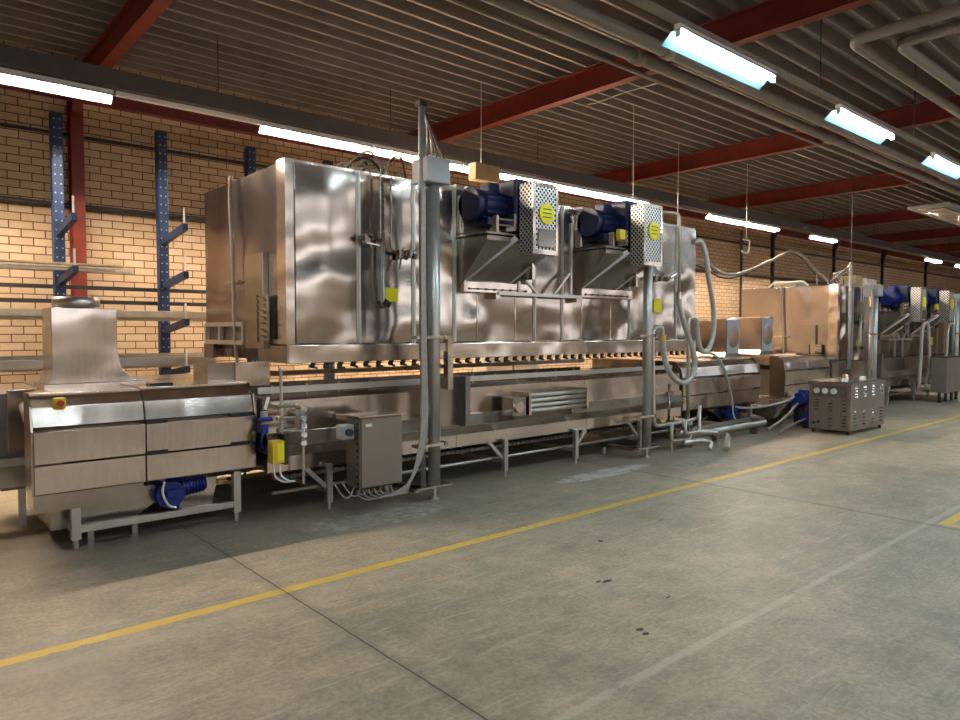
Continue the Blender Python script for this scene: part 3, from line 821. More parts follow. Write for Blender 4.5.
# ------------------------------------------------------------------ lifting posts
def post(x, zt, lab, mast=False, full=True):
    Yp = 5.13
    t = thing('lifting_post', lab, 'post', (x, Yp, 0), 'lifting posts')
    MB().cyl((x, Yp, .13), (x, Yp, zt - .2), .056, 18).build('main_tube', 'galv', t, smooth=True)
    if full: MB().cyl((x - .105, Yp + .03, .13), (x - .105, Yp + .03, zt - .23), .024, 12).build('side_tube', 'galv', t, smooth=True)
    if full: MB().box(x + .06, x + .11, Yp + .12, Yp + .20, 1.0, zt - .22).build('guide_channel', 'steel_dark', t)
    MB().box(x - .14, x + .12, Yp - .10, Yp + .14, zt - .22, zt).build('winch_box', 'grey_paint', t, bevel=.01)
    MB().prism([(x - .13, zt - .22), (x - .05, zt - .22), (x - .13, zt - .42)], 'y', Yp + .02, Yp + .06).build('gusset', 'steel', t)
    MB().prism([(x + .11, zt - .22), (x + .05, zt - .22), (x + .11, zt - .36)], 'y', Yp + .02, Yp + .06).build('gusset', 'steel_dull', t)
    MB().box(x - .25, x + .16, Yp - .07, Yp + .07, .115, .135).build('foot_plate', 'steel', t)
    MB().box(x - .24, x - .16, Yp - .02, Yp + .60, .09, .135).build('foot_beam', 'steel', t)
    MB().cyl((x, Yp, .02), (x, Yp, .115), .018, 10).build('foot_screw', 'pipe', t)
    MB().cyl((x, Yp, 0), (x, Yp, .02), .045, 14).build('foot_pad', 'pipe', t)
    MB().cyl((x - .2, Yp + .5, 0), (x - .2, Yp + .5, .09), .03, 10).build('foot_pad', 'pipe', t)
    for zz in (.50, 1.48):
        c = MB().box(x - .24, x + .12, Yp - .075, Yp + .02, zz, zz + .025).build('clamp', 'steel', t)
        MB().cyl((x + .08, Yp - .09, zz + .012), (x + .08, Yp + .06, zz + .012), .02, 8).build('clamp_bolt', 'steel_dull', c)
    m_ = MB()
    for dx in (0, .035, .07) if full and not mast else ():
        m_.tube([(x - .17 - dx, Yp - .03, zt - .1), (x - .16 - dx * .7, Yp - .04, zt * .6), (x - .17 - dx * .6, Yp - .04, 1.2), (x - .15 - dx * .5, Yp - .05, .75)], .011, 6)
    if m_.v: m_.build('cable_run', 'cable', t, smooth=True)
    if mast:
        MB().cyl((x - .13, Yp + .0, 1.3), (x - .13, Yp + .0, 3.55), .030, 12).build('mast', 'grey_paint', t, smooth=True)
        MB().box(x - .17, x - .09, Yp - .03, Yp + .05, 3.55, 3.60).build('mast_cap', 'dark', t)
    # carriage bracket by the hood underside
    if not full: return t
    MB().box(x + .18, x + .24, Yp + .02, Yp + .09, 1.0, 1.5).build('carriage_rod', 'steel', t)
    MB().box(x + .05, x + .20, Yp + .04, Yp + .08, 1.36, 1.44).build('carriage_link', 'steel', t)
    MB().box(x + .12, x + .42, Yp + .09, Yp + .13, .64, 1.12).build('carriage_plate', 'steel_dull', t, bevel=.004)
    MB().box(x + .36, x + .42, Yp - .02, Yp + .10, .64, 1.12).build('carriage_side', 'steel_dark', t)
    return t
post(3.885, 3.10, 'tall lifting post with grey winch box in front of the raised hood', mast=True)
post(7.15, 2.95, 'plain lifting post near the right end of the raised hood, behind the second guard', full=False)
post(14.30, 2.42, 'lifting post with box on the lowered far hood, left one')
post(19.3, 2.42, 'lifting post at the right end of the lowered far hood')
t = thing('mast_cables', 'cables sagging from the mast top to the hood top', 'cables', (3.75, 5.15, 3.55))
for q in range(5):
    MB().tube([(3.76, 5.14, 3.58), (3.95 + q * .03, 5.3, 3.42 - q * .03), (4.15 + q * .07, 5.6, 3.15), (4.35 + q * .08, 5.9, 3.02)], .011, 6, 5).build('cable', 'cable' if q % 2 else 'cable_black', t, smooth=True)

# ------------------------------------------------------------------ conveyor beds
def bed(x0, x1, lab, legs):
    t = thing('conveyor_bed', lab, 'conveyor', (x0, 5.4, 0), 'conveyor beds')
    n = max(1, round((x1 - x0) / 1.85))
    prof = [(5.53, .99), (5.50, .965), (5.50, .70), (5.405, .595), (5.47, .50), (5.47, .375), (5.53, .375)]
    for i in range(n):
        a = x0 + (x1 - x0) * i / n; b_ = x0 + (x1 - x0) * (i + 1) / n
        MB().prism(prof, 'x', a + .003, b_ - .003).build('side_panel', 'steel', t, bevel=.002)
    bp = [(7.30, .99), (7.33, .965), (7.33, .04), (7.30, .04)]
    MB().prism(bp, 'x', x0, x1).build('rear_panel', 'steel_dull', t)  # lower part lengthened to keep wall lamp light out from under the bed
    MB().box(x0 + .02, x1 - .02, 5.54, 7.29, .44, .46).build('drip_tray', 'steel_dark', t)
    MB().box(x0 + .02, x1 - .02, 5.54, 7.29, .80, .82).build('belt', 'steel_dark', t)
    # guide rails over the belt
    for yy, zz in ((5.62, 1.02), (7.22, 1.06)):
        MB().box(x0, x1, yy, yy + .02, zz, zz + .055).build('guide_rail', 'frame', t)
        k_ = int((x1 - x0) / .32)
        for q in range(k_):
            xx = x0 + .12 + q * .32
            if yy < 6: MB().box(xx, xx + .02, yy + .02, yy + .035, .82, zz + .07).build('rail_bracket', 'steel', t)
    MB().box(x0 + .0, x1, 5.85, 5.87, .94, .985).build('inner_rail', 'steel', t)
    MB().box(x0 + .0, x1, 6.5, 6.52, .93, .99).build('inner_rail', 'steel_dull', t)
    # return chain with rollers under the bed
    m_ = MB()
    q = x0 + .3
    while q < x1 - .2:
        m_.cyl((q, 5.78, .255), (q, 5.84, .255), .02, 6); m_.box(q - .004, q + .004, 5.84, 6.9, .25, .26); q += .07
    m_.box(x0 + .2, x1 - .1, 5.79, 5.80, .24, .27).box(x0 + .2, x1 - .1, 5.82, 5.83, .24, .27)
    m_.build('return_chain', 'steel_dark', t)
    MB().cyl((x0 + .1, 5.62, .17), (x1, 5.62, .17), .018, 8).build('tie_tube', 'frame', t, smooth=True)
    MB().cyl((x0 + .1, 6.6, .14), (x1, 6.6, .14), .018, 8).build('tie_tube', 'frame', t, smooth=True)
    MB().box(x0 + .1, x1, 6.9, 6.94, .18, .36).build('under_rail', 'steel_dark', t)
    for (lx, dirn) in legs:
        for yy in (5.42, 7.25):
            l = MB().box(lx - .025, lx + .025, yy - .02, yy + .03, .06, .40).build('leg', 'frame', t)
            MB().cyl((lx, yy + .005, 0), (lx, yy + .005, .062), .016, 8).build('levelling_foot', 'pipe', l)
        if dirn: MB().bar((lx, 5.45, .18), (lx + dirn * .20, 5.45, .375), .035).build('diagonal_brace', 'frame', t)
        MB().box(lx - .02, lx + .02, 5.45, 7.24, .14, .18).build('cross_tube', 'frame', t)
    return t
bed(2.42, 8.42, 'long stainless conveyor bed under the raised hood, nearest the camera', [(2.96, -1), (5.05, -1), (6.18, 1), (7.42, -1)])
bed(13.35, 20.2, 'far conveyor bed under the lowered hood', [(14.3, 0), (15.9, 1), (17.5, -1), (19.3, 0)])

# ------------------------------------------------------------------ infeed / outfeed stations
def station(x0, split, x1, lab, ducts, motor=True, e_stop=False, mirror_hopper=False, sx=1):
    t = thing('feed_station', lab, 'conveyor station', (x0, 5.5, 0), 'conveyor end stations')
    zz = [1.005, .90, .655, .425]
    for pi, (a, b_) in enumerate(((x0, split), (split, x1))):
        dz = 0.0 if pi == 0 else .012
        pr_ = [(5.72, 1.13), (5.60, 1.12), (5.51, .905)]
        MB().prism([(5.74, 1.10), (5.64, 1.10), (5.545, 1.03), (5.51, .895), (5.53, .885), (5.74, .885)], 'x', a + .004, b_ - .004).build('top_panel', 'steel', t, bevel=.003)
        MB().prism([(5.49, .865), (5.51, .875), (5.54, .875), (5.54, .655), (5.49, .645)], 'x', a + .004, b_ - .004).build('middle_panel', 'steel', t, bevel=.003)
        MB().prism([(5.50, .632), (5.54, .64), (5.54, .435), (5.515, .43), (5.50, .44)], 'x', a + .004, b_ - .004).build('lower_panel', 'steel', t, bevel=.003)
        if sx > 0 and pi == 0:
            MB().box(a + .004, b_ - .004, 5.56, 5.58, .30, .43).build('skirt', 'steel_dull', t)
        else:
            MB().prism([(5.53, .43), (5.55, .43), (5.62, .395), (5.60, .385)], 'x', a + .004, b_ - .004).build('skirt', 'steel_dull', t)
    for xx in ((split + .0, split + .15), (x1 - .20, x1 - .03)):
        for z_ in (.868, .637):
            MB().box(xx[0], xx[1], 5.480, 5.51, z_ - .004, z_ + .026).build('hand_slot', 'black', t)
    # body, end plates, top
    xb = x0 + .19
    ye = 5.76 if sx > 0 else 7.12
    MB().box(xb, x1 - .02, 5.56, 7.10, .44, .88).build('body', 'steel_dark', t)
    MB().prism([(5.51, .43), (5.49, .87), (5.53, 1.04), (5.63, 1.125), (ye, 1.125), (ye, .43)], 'x', x0 - .012, x0 + .002).build('end_plate', 'steel_dull', t)
    MB().prism([(5.51, .43), (5.49, .87), (5.53, 1.04), (5.63, 1.125), (7.12, 1.125), (7.12, .43)], 'x', x1 - .002, x1 + .012).build('end_plate', 'steel_dull', t)
    MB().prism([(x0, 5.64), (split - .003, 5.64), (split - .003, 7.1), (xb - .02, 7.1), (xb - .02, 6.1), (x0, 5.77)], 'z', 1.10, 1.118).build('top_cover', 'steel', t, bevel=.003)
    MB().box(split + .003, x1, 5.64, 7.1, 1.108, 1.128).build('top_cover', 'steel', t, bevel=.003)
    MB().box(split + .08, split + .25, 5.66, 5.76, 1.128, 1.150).build('cover_catch', 'black', t)
    MB().box(xb, x1 + (.08 if sx > 0 else -.02), 7.10, 7.12, .02, .95 if sx > 0 else .44).build('rear_light_baffle', 'steel_dark', t)  # sheet added at the back to block wall lamp light below the station
    # frame
    for lx in (x0 + .26, x1 - .12):
        for yy in (5.60, 7.0):
            l = MB().box(lx - .03, lx + .03, yy - .03, yy + .03, .07, .44).build('leg', 'frame', t, bevel=.003)
            MB().cyl((lx, yy, 0), (lx, yy, .072), .018, 8).build('levelling_foot', 'pipe', l)
        MB().box(lx - .025, lx + .025, 5.64, 6.97, .12, .17).build('cross_tube', 'frame', t)
    MB().box(x0 + .29, x1 - .15, 5.575, 5.625, .115, .165).build('long_tube', 'frame', t, bevel=.003)
    MB().box(x0 + .29, x1 - .15, 6.975, 7.025, .115, .165).build('long_tube', 'frame', t)
    # drip tank under the belt
    a0 = x0 + .13 if sx > 0 else x1 - .13
    d = 1 if sx > 0 else -1
    pts = [(a0, .43), (a0, .12), (a0 + d * .55, .12), (a0 + d * .74, .24), (a0 + d * 1.15, .42)]
    if d < 0: pts = pts[::-1]
    MB().prism(pts, 'y', 5.74, 6.75).build('drip_tank', 'steel_dull', t, bevel=.005)
    for xx in (a0 + d * .25, a0 + d * .55):
        MB().box(xx - .02, xx + .02, 5.72, 5.76, 0, .14).build('tank_foot', 'steel', t)
    if motor:
        mx = split + .20 if sx > 0 else x0 + 1.55
        mo = MB().cyl((mx, 5.60, .29), (mx, 5.78, .29), .105, 20).build('drive_motor', 'blue', t, smooth=True)
        MB().cyl((mx + .04, 5.68, .32), (mx + .28, 5.68, .35), .070, 16).build('gearbox', 'blue', mo, smooth=True)
        m_ = MB()
        for q in range(7): m_.cyl((mx + .10 + q * .025, 5.68, .325 + q * .003), (mx + .108 + q * .025, 5.68, .326 + q * .003), .081, 16)
        m_.build('cooling_fins', 'blue', mo)
        MB().box(mx - .04, mx + .06, 5.56, 5.62, .27, .33).build('terminal_box', 'blue', mo, bevel=.01)
        MB().tube([(mx - .05, 5.58, .40), (mx - .07, 5.57, .32), (mx - .03, 5.57, .22), (mx + .03, 5.58, .19)], .010, 6, 5).build('motor_cable', 'white', mo, smooth=True)
        MB().prism([(mx + .12, .10), (mx + .38, .13), (mx + .44, .42), (mx + .12, .42)], 'y', 5.78, 5.80).build('mounting_plate', 'steel', t)
    if e_stop:
        e = MB().box(.92, .99, 5.495, 5.56, 1.02, 1.09).build('emergency_stop', 'yellow_box', t, bevel=.006, label='yellow box with red mushroom button')
        MB().cyl((.955, 5.497, 1.055), (.955, 5.465, 1.055), .022, 12).build('button', 'red_knob', e)
    for kind, dx, dy0, dy1, w, zt in ducts:
        if kind == 'bent':
            a, b_ = dx, dx + w
            dk = thing('exhaust_duct', 'stainless exhaust duct with flared foot and collar on the nearest feed station', 'duct', (a, dy0, 1.11))
            # vertical shaft with a right side that sweeps out
            left = [(a, 1.73), (a, 1.25), (a - .035, 1.14)]
            right = [(b_ + .22, 1.14), (b_ + .10, 1.17), (b_ + .03, 1.25), (b_, 1.38), (b_, 1.73)]
            MB().prism(left + right, 'y', dy0, dy1).build('shaft', 'steel', dk, bevel=.004)
            MB().box(a - .06, b_ + .26, dy0 - .04, dy1 + .04, 1.118, 1.14).build('foot_flange', 'steel', dk)
            MB().cyl(((a + b_) / 2 - .02, (dy0 + dy1) / 2, 1.73), ((a + b_) / 2 - .02, (dy0 + dy1) / 2, 1.82), .17, 28).build('collar', 'pipe', dk, smooth=True)
        else:
            dk = thing('exhaust_duct', kind, 'duct', (dx, dy0, 1.128))
            MB().prism([(dx, zt), (dx, 1.22), (dx - .04, 1.15), (dx + w + .04, 1.15), (dx + w, 1.22), (dx + w, zt)], 'y', dy0, dy1).build('shaft', 'hood_end', dk, bevel=.004)
            MB().box(dx - .06, dx + w + .06, dy0 - .02, dy1 + .02, 1.130, 1.15).build('foot_flange', 'steel', dk)
            fp = MB().box(dx + .015, dx + w - .015, dy0 - .008, dy0, 1.2, zt - .01).build('front_plate', 'grey_paint', dk, bevel=.003)
            m_ = MB()
            cx_, cz_ = dx + w / 2, (1.2 + zt) / 2
            m_.cyl((cx_, dy0 - .014, cz_), (cx_, dy0 - .008, cz_), min(w * .42, .2), 24)
            m_.build('round_cover', 'steel', fp)
            MB().box(dx, dx + w, dy0, dy1, zt, zt + .02).build('rim', 'steel', dk)
    return t
station(.79, 1.50, 2.33, 'nearest feed station of layered steel panels at the left', [('bent', 1.03, 6.20, 6.58, .46, 1.73)], e_stop=True)
station(8.50, 9.60, 10.67, 'outfeed station right of the raised hood, three stacked panel rows',
        [('stainless exhaust duct with round cover on the outfeed station', 9.98, 5.70, 6.28, .40, 1.72)], sx=-1)
station(11.52, 12.4, 13.25, 'feed station of the far line, between two ducts and the chiller',
        [('stainless exhaust duct with dark side standing on the far feed station', 11.56, 5.95, 6.55, .42, 1.78)], sx=1)
# plate box where the nearest feed station meets the bed
t = thing('transfer_box', 'upright steel plate box between nearest feed station and hood', 'box', (2.12, 5.95, 1.128))
MB().box(2.12, 2.40, 5.95, 5.97, 1.129, 1.28).box(2.12, 2.14, 5.97, 6.3, 1.129, 1.28).build('plates', 'steel_dull', t)
MB().box(2.35, 2.66, 5.93, 5.95, 1.07, 1.28).build('front_plate', 'steel', t)
# end machine box at far left with shaft
t = thing('drive_housing', 'grey plate housing with round shaft at the far left edge', 'housing', (.30, 6.3, 0))
MB().box(.77, .955, 6.50, 6.53, .60, 1.09).build('front_plate', 'steel', t, bevel=.003)
MB().box(.72, .945, 6.53, 7.0, .30, 1.06).build('body', 'steel_dark', t)
MB().box(.40, .955, 6.46, 6.50, .50, .56).build('long_tube', 'frame', t)
MB().box(.40, .90, 6.48, 6.53, .33, .50).build('lower_panel', 'steel_dull', t)
for xx in (.45, .86): MB().box(xx - .025, xx + .025, 6.54, 6.59, 0, .52).build('leg', 'frame', t)
MB().cyl((.88, 6.50, .96), (.81, 5.80, .93), .035, 14).build('shaft', 'pipe', t, smooth=True)

# ------------------------------------------------------------------ electric cabinet and small gear along the bed
t = thing('control_cabinet', 'grey brown electric cabinet mounted on the bed left of the tall post', 'cabinet', (2.99, 4.95, .24))
MB().box(2.99, 3.41, 4.96, 5.18, .25, .84).build('body', 'grey_box', t, bevel=.006)
dr = MB().box(3.0, 3.40, 4.945, 4.96, .26, .83).build('door', 'grey_box', t, bevel=.004)
MB().box(3.04, 3.10, 4.942, 4.946, .76, .785).build('name_plate', 'white', dr)
m_ = MB()
for q in range(10): m_.box(2.983, 2.991, 4.98, 5.0, .28 + q * .055, .30 + q * .055)
m_.build('screw_row', 'dark', t)
MB().box(2.97, 3.42, 4.93, 5.2, .84, .85).build('rain_lip', 'steel', t)
for xx in (3.06, 3.34): MB().box(xx, xx + .03, 5.18, 5.47, .78, .82).build('mount_arm', 'steel', t)
MB().box(2.86, 2.98, 5.02, 5.12, .66, .78).build('side_switch', 'grey_paint', t, bevel=.01)
MB().cyl((2.92, 5.02, .72), (2.92, 4.98, .72), .03, 12).build('switch_knob', 'dark', t)
for q in range(7):
    xx = 3.03 + q * .055
    g = MB().cyl((xx, 5.07, .215), (xx, 5.07, .25), .016, 8).build('cable_gland', 'dark', t)
    MB().tube([(xx, 5.07, .22), (xx + .02, 5.05, .16), (xx + .14, 5.03, .13), (3.50 + q * .006, 5.03, .20), (3.62 + q * .010, 5.03, .45), (3.68 + q * .010, 5.04, .80), (3.685 + q * .008, 5.05, 1.6), (3.70 + q * .006, 5.06, 2.8)], .008, 6, 4).build('cable', 'cable', g, smooth=True)
for q in range(5):
    xx = 2.99 + q * .07
    MB().tube([(xx + .03, 5.1, .24), (xx - .03, 5.08, .17), (xx - .08, 5.1, .18 + q * .01), (xx - .10, 5.2, .27)], .008, 6, 4).build('loop_cable', 'cable', t, smooth=True)

t = thing('junction_box', 'yellow junction box between nearest feed station and the bed', 'junction box', (2.36, 5.22, .50))
MB().box(2.35, 2.45, 5.20, 5.30, .50, .68).build('body', 'yellow_box', t, bevel=.006)
MB().box(2.38, 2.44, 5.192, 5.20, .52, .66).build('cover', 'yellow', t, bevel=.004)
MB().box(2.46, 2.49, 5.22, 5.34, .48, .72).build('bracket', 'dark', t)
MB().box(2.36, 2.47, 5.30, 5.60, .56, .60).build('mount_arm', 'dark', t)
for dx in (0, .05): MB().tube([(2.37 + dx, 5.24, .50), (2.38 + dx, 5.23, .40), (2.46 + dx, 5.25, .34), (2.58, 5.3, .32)], .008, 6, 4).build('cable', 'white', t, smooth=True)
t = thing('air_valve_unit', 'cluster of blue and grey air fittings above the yellow junction box', 'valve', (2.38, 5.45, .7))
MB().box(2.38, 2.40, 5.5, 5.56, .60, 1.0).build('back_plate', 'dark', t)
MB().box(2.345, 2.40, 5.38, 5.5, .72, .80).build('valve_body', 'blue', t, bevel=.01)
MB().cyl((2.37, 5.40, .80), (2.37, 5.40, .90), .03, 10).build('air_filter', 'grey_paint', t)
MB().cyl((2.42, 5.36, .84), (2.30, 5.36, .84), .018, 8).build('fitting', 'blue', t)
MB().bar((2.36, 5.36, .92), (2.39, 5.36, 1.02), .02).build('lever', 'white', t)
for q in range(3): MB().tube([(2.36, 5.38, .76 - q * .02), (2.32, 5.36, .66), (2.36 + q * .02, 5.40, .58)], .006, 6, 4).build('air_hose', 'blue', t, smooth=True)
t = thing('sensor_rod', 'upright steel rod with clamps beside the yellow junction box', 'rod', (2.52, 5.36, .1))
MB().cyl((2.50, 5.36, .70), (2.50, 5.36, 1.25), .014, 8).build('rod', 'pipe', t)
for zz in (.74, .84, .94): MB().cyl((2.46, 5.36, zz), (2.62, 5.36, zz), .018, 8).build('clamp', 'steel', t)
MB().cyl((2.68, 5.34, .28), (2.68, 5.34, .92), .014, 8).build('rod', 'pipe', t)
m_ = MB()
for q in range(5): m_.cyl((2.68, 5.32, .90 - q * .07), (2.72, 5.40, .88 - q * .07), .025, 8)
m_.build('connector_row', 'steel_dull', t)
MB().box(2.5, 2.70, 5.38, 5.5, .90, .94).build('mount_arm', 'steel', t)

t = thing('tube_rack', 'short bank of four horizontal steel tubes on the bed side', 'tube bank', (5.0, 5.25, .7))
for q in range(4): MB().cyl((5.25, 5.27, .70 + q * .055), (6.16, 5.27, .70 + q * .055), .020, 10).build('tube', 'pipe', t, smooth=True)
MB().box(6.15, 6.18, 5.23, 5.50, .66, .90).build('end_bracket', 'steel', t)
MB().box(5.22, 5.25, 5.23, 5.50, .66, .90).build('end_bracket', 'steel', t)
MB().box(5.0, 5.20, 5.25, 5.42, .66, .86).build('gear_block', 'steel_dull', t, bevel=.01)
MB().cyl((5.06, 5.25, .76), (5.06, 5.20, .76), .06, 14).build('dial', 'steel', t)
MB().cyl((5.14, 5.42, .76), (5.14, 5.5, .76), .03, 10).build('stub', 'steel', t)

# ------------------------------------------------------------------ hoses and pipe work at the right end of the raised hood
def hose(pts, r, lab, mat='hose', name='hose', cat='hose'):
    o = MB().tube(pts, r, 10, 6).build(name, mat, smooth=True)
    return tag(o, lab, cat)
YH = 5.15
t = thing('riser_pipe', 'tall thin steel pipe with bent top right of the second belt guard', 'pipe', (7.85, YH, 0))
MB().pipe([(7.35, YH, 3.03), (7.83, YH, 3.05), (7.85, YH, 2.04)], .020, 10, .08).build('pipe', 'pipe', t, smooth=True)
MB().cyl((7.85, YH, 2.05), (7.85, YH, 1.96), .032, 10).build('coupling', 'steel', t)
hose([(7.85, YH, 1.96), (7.87, YH, 1.85), (7.97, YH - .02, 1.6), (8.19, YH - .02, 1.2), (8.15, YH - .02, .98), (7.97, YH - .02, .88), (7.78, YH, .93), (7.60, YH, 1.10), (7.51, YH, 1.35), (7.50, YH + .01, 1.46)], .036, 'grey hose hanging in a deep loop beside the plain lifting post')
hose([(8.25, YH + .06, 2.73), (8.40, YH + .03, 2.74), (8.46, YH - .01, 2.55), (8.50, YH - .02, 2.3), (8.64, YH - .02, 1.86), (8.64, YH - .02, 1.50), (8.50, YH - .02, 1.29), (8.38, YH, 1.30), (8.30, YH, 1.45), (8.28, YH, 1.6)], .036, 'grey hose hanging in a loop at the right end of the raised hood')
t = thing('inverted_pipe_bend', 'steel pipe with inverted U top that drops to the floor manifold', 'pipe', (7.4, YH, 0))
MB().pipe([(7.50, YH, 1.46), (7.50, YH, 1.60), (7.29, YH, 1.60), (7.29, YH, 1.4), (7.33, YH, .36), (7.75, YH, .36)], .024, 10, .10).build('pipe', 'pipe', t, smooth=True)
MB().cyl((7.50, YH, 1.42), (7.50, YH, 1.50), .040, 10).build('coupling', 'brass', t)
t = thing('vertical_pipe_pair', 'pair of vertical steel pipes between the hose loops', 'pipe', (8.1, YH, 0))
MB().pipe([(8.28, YH, 1.58), (8.28, YH, 1.73), (8.07, YH, 1.73), (8.09, YH, .42)], .024, 10, .08).build('pipe', 'pipe', t, smooth=True)
MB().pipe([(7.80, YH + .10, .86), (7.80, YH + .10, .30)], .018, 10).build('pipe', 'steel_dull', t, smooth=True)
MB().box(7.76, 8.12, YH + .12, YH + .14, .70, .76).build('clip_rail', 'steel', t)
t = thing('floor_manifold', 'knot of steel pipes and valves standing on the floor right of the bed', 'manifold', (7.9, 5.05, 0))
MB().pipe([(7.75, YH, .36), (8.35, YH, .38), (8.37, YH, .55)], .024, 10, .06).build('pipe', 'pipe', t, smooth=True)
MB().pipe([(7.72, YH, .38), (7.72, YH, .14), (8.15, YH, .12), (8.15, YH, .36)], .024, 10, .06).build('pipe', 'pipe', t, smooth=True)
MB().pipe([(7.92, YH - .07, .40), (7.92, YH - .07, .22), (8.25, YH - .07, .22), (8.25, YH - .07, .45)], .022, 10, .06).build('pipe', 'pipe', t, smooth=True)
MB().pipe([(7.75, 5.0, .13), (8.1, 4.98, .13), (8.2, 4.86, .11), (8.08, 4.83, .035)], .032, 10, .08).build('pipe', 'pipe', t, smooth=True)
MB().pipe([(7.78, 5.22, .22), (8.5, 5.12, .19), (8.62, 4.88, .17), (8.30, 4.70, .10), (8.2, 4.66, .045)], .040, 10, .12).build('pipe', 'pipe', t, smooth=True)
for xx, zz in ((7.76, .26), (8.05, .28), (8.3, .36)):
    v = MB().cyl((xx, YH - .07, zz), (xx, YH + .05, zz), .045, 10).build('valve', 'steel_dull', t)
    MB().bar((xx, YH - .08, zz), (xx + .08, YH - .10, zz + .05), .014).build('lever', 'dark', v)
MB().cyl((7.50, 5.2, .40), (7.60, 5.2, .40), .04, 10).build('brass_nut', 'brass', t)
for xx in (7.72, 8.16): MB().cyl((xx, YH, 0), (xx, YH, .14), .02, 8).build('stand', 'steel', t)
t = thing('floor_pipe', 'thick steel pipe lying low across the floor right of the manifold', 'pipe', (8.2, 5.0, .1))
MB().pipe([(8.1, 5.28, .15), (8.6, 5.25, .15), (10.3, 5.22, .15), (10.55, 5.4, .16), (10.6, 5.8, .2)], .045, 12, .1).build('pipe', 'pipe', t, smooth=True)
for xx in (8.9, 10.0): MB().box(xx - .03, xx + .03, 5.18, 5.29, 0, .11).build('stand', 'steel_dull', t)
hose([(8.52, 5.2, 1.27), (8.8, 5.2, 1.22), (9.05, 5.25, 1.12), (9.42, 5.36, .86), (9.62, 5.40, .58), (9.66, 5.40, .44)], .018, 'thin grey cable draped over the outfeed station panels', 'cable', 'draped_cable', 'cable')
hose([(9.72, 5.38, .42), (9.9, 5.36, .39), (10.3, 5.3, .38), (10.9, 5.3, .40), (11.4, 5.3, .46), (11.6, 5.45, .5)], .017, 'thin cable sagging low between the outfeed and the far feed station', 'cable', 'draped_cable', 'cable')
hose([(10.45, 5.25, .02), (11.0, 5.27, .14), (11.3, 5.26, .27), (11.47, 5.25, .36)], .02, 'steel tube slanting up from floor to the chiller side', 'pipe', 'slanting_tube', 'pipe')
hose([(10.2, 4.95, .02), (10.6, 5.0, .07), (10.95, 5.0, .12), (11.17, 4.98, .15)], .02, 'lower slanting steel tube behind the chiller', 'pipe', 'slanting_tube', 'pipe')
# hood right end duct box
t = thing('hood_end_box', 'narrow steel chamber attached at the right end of the raised hood', 'chamber', (8.97, 5.75, 1.4))
MB().box(8.97, 9.06, 5.75, 7.4, 1.45, 2.9).build('body', 'steel', t, bevel=.01)
MB().box(8.96, 9.08, 5.70, 5.75, 1.42, 2.93).build('flange', 'pipe', t)

# wavy cable high up
hose([(9.14, 6.4, 2.45), (9.8, 6.6, 2.70), (11.0, 6.8, 2.78), (12.2, 7, 2.62), (13.0, 7, 2.72), (14.0, 7, 3.0), (14.8, 7, 3.24), (15.4, 7, 3.2), (15.9, 7, 3.0), (16.5, 7, 2.78), (17.1, 7, 2.72), (17.5, 7, 2.85), (18.0, 7, 3.2)], .030, 'thick wavy cable hanging between the two oven hoods', 'cable', 'hanging_cable', 'cable')
hose([(9.14, 6.47, 2.40), (9.8, 6.65, 2.64), (11.0, 6.85, 2.70), (12.2, 7.05, 2.56), (13.0, 7.05, 2.67), (14.0, 7.05, 2.96), (14.8, 7.05, 3.2), (15.4, 7.05, 3.15), (15.9, 7.05, 2.95), (16.5, 7.05, 2.70), (17.1, 7.05, 2.67), (17.5, 7.05, 2.80), (18.0, 7.05, 3.15)], .018, 'thin dark cable following below the thick wavy cable', 'cable_black', 'hanging_cable', 'cable')
t = thing('hanging_pole', 'slim pole and wires hanging from the roof at the lowered hood corner', 'pole', (13.35, 5.2, .8))
MB().cyl((13.35, 5.2, .85), (13.35, 5.2, 2.75), .028, 10).build('pole', 'grey_paint', t, smooth=True)
MB().cyl((13.35, 5.2, 2.75), (13.35, 5.2, ZC), .006, 6).build('wire', 'dark', t)
for q in range(6): MB().tube([(13.35, 5.2, 2.72 - q * .02), (13.45 + q * .05, 5.4 + q * .05, 2.62), (13.8 + q * .1, 5.75, 2.46 + q * .01)], .012, 6, 4).build('cable', 'cable' if q % 2 else 'cable_black', t, smooth=True)
t = thing('ceiling_hook', 'white bent hook hanging on a wire between the two hoods', 'hook', (12.9, 7, 3.1))
MB().pipe([(12.82, 7, 3.33), (13.08, 7, 3.33), (13.08, 7, 3.22), (13.04, 7, 3.08), (12.80, 7, 3.08), (12.80, 7, 3.12)], .014, 8, .04).build('hook', 'white', t, smooth=True)
MB().cyl((12.95, 7, 3.33), (12.95, 7, ZC), .005, 6).build('wire', 'pin', t)
t = thing('hanging_box', 'yellow brown box hanging on a pale wire before the wall lamps', 'box', (6.15, 7.0, 3.52))
MB().box(5.95, 6.38, 6.95, 7.10, 3.52, 3.74).build('body', 'carton', t, bevel=.008)
MB().cyl((6.10, 7.02, 3.74), (6.10, 7.02, ZC + .02), .006, 6).build('wire', 'pin', t)
for x_, y_, z_, lab in ((8.4, 6.3, 3.35, 'thin wire hanging from the roof right of the second motor'),
                        (10.6, 7.0, 3.3, 'thin wire hanging from the roof left of the ceiling hook')):
    t = thing('hanging_wire', lab, 'wire', (x_, y_, z_))
    MB().cyl((x_, y_, z_), (x_, y_, ZC + .02), .005, 6).build('wire', 'pin', t)
    MB().box(x_ - .015, x_ + .015, y_ - .015, y_ + .015, z_ - .05, z_).build('weight', 'steel_dull', t)
tag(MB().tube([(7.9, 5.515, ZC + .01), (7.5, 5.75, 4.66), (7.15, 5.9, 4.50), (6.98, 5.95, 4.44)], .008, 6, 4).build('dangling_cable', 'pin'), 'short pale cable dangling from the roof deck over the first motor', 'cable')

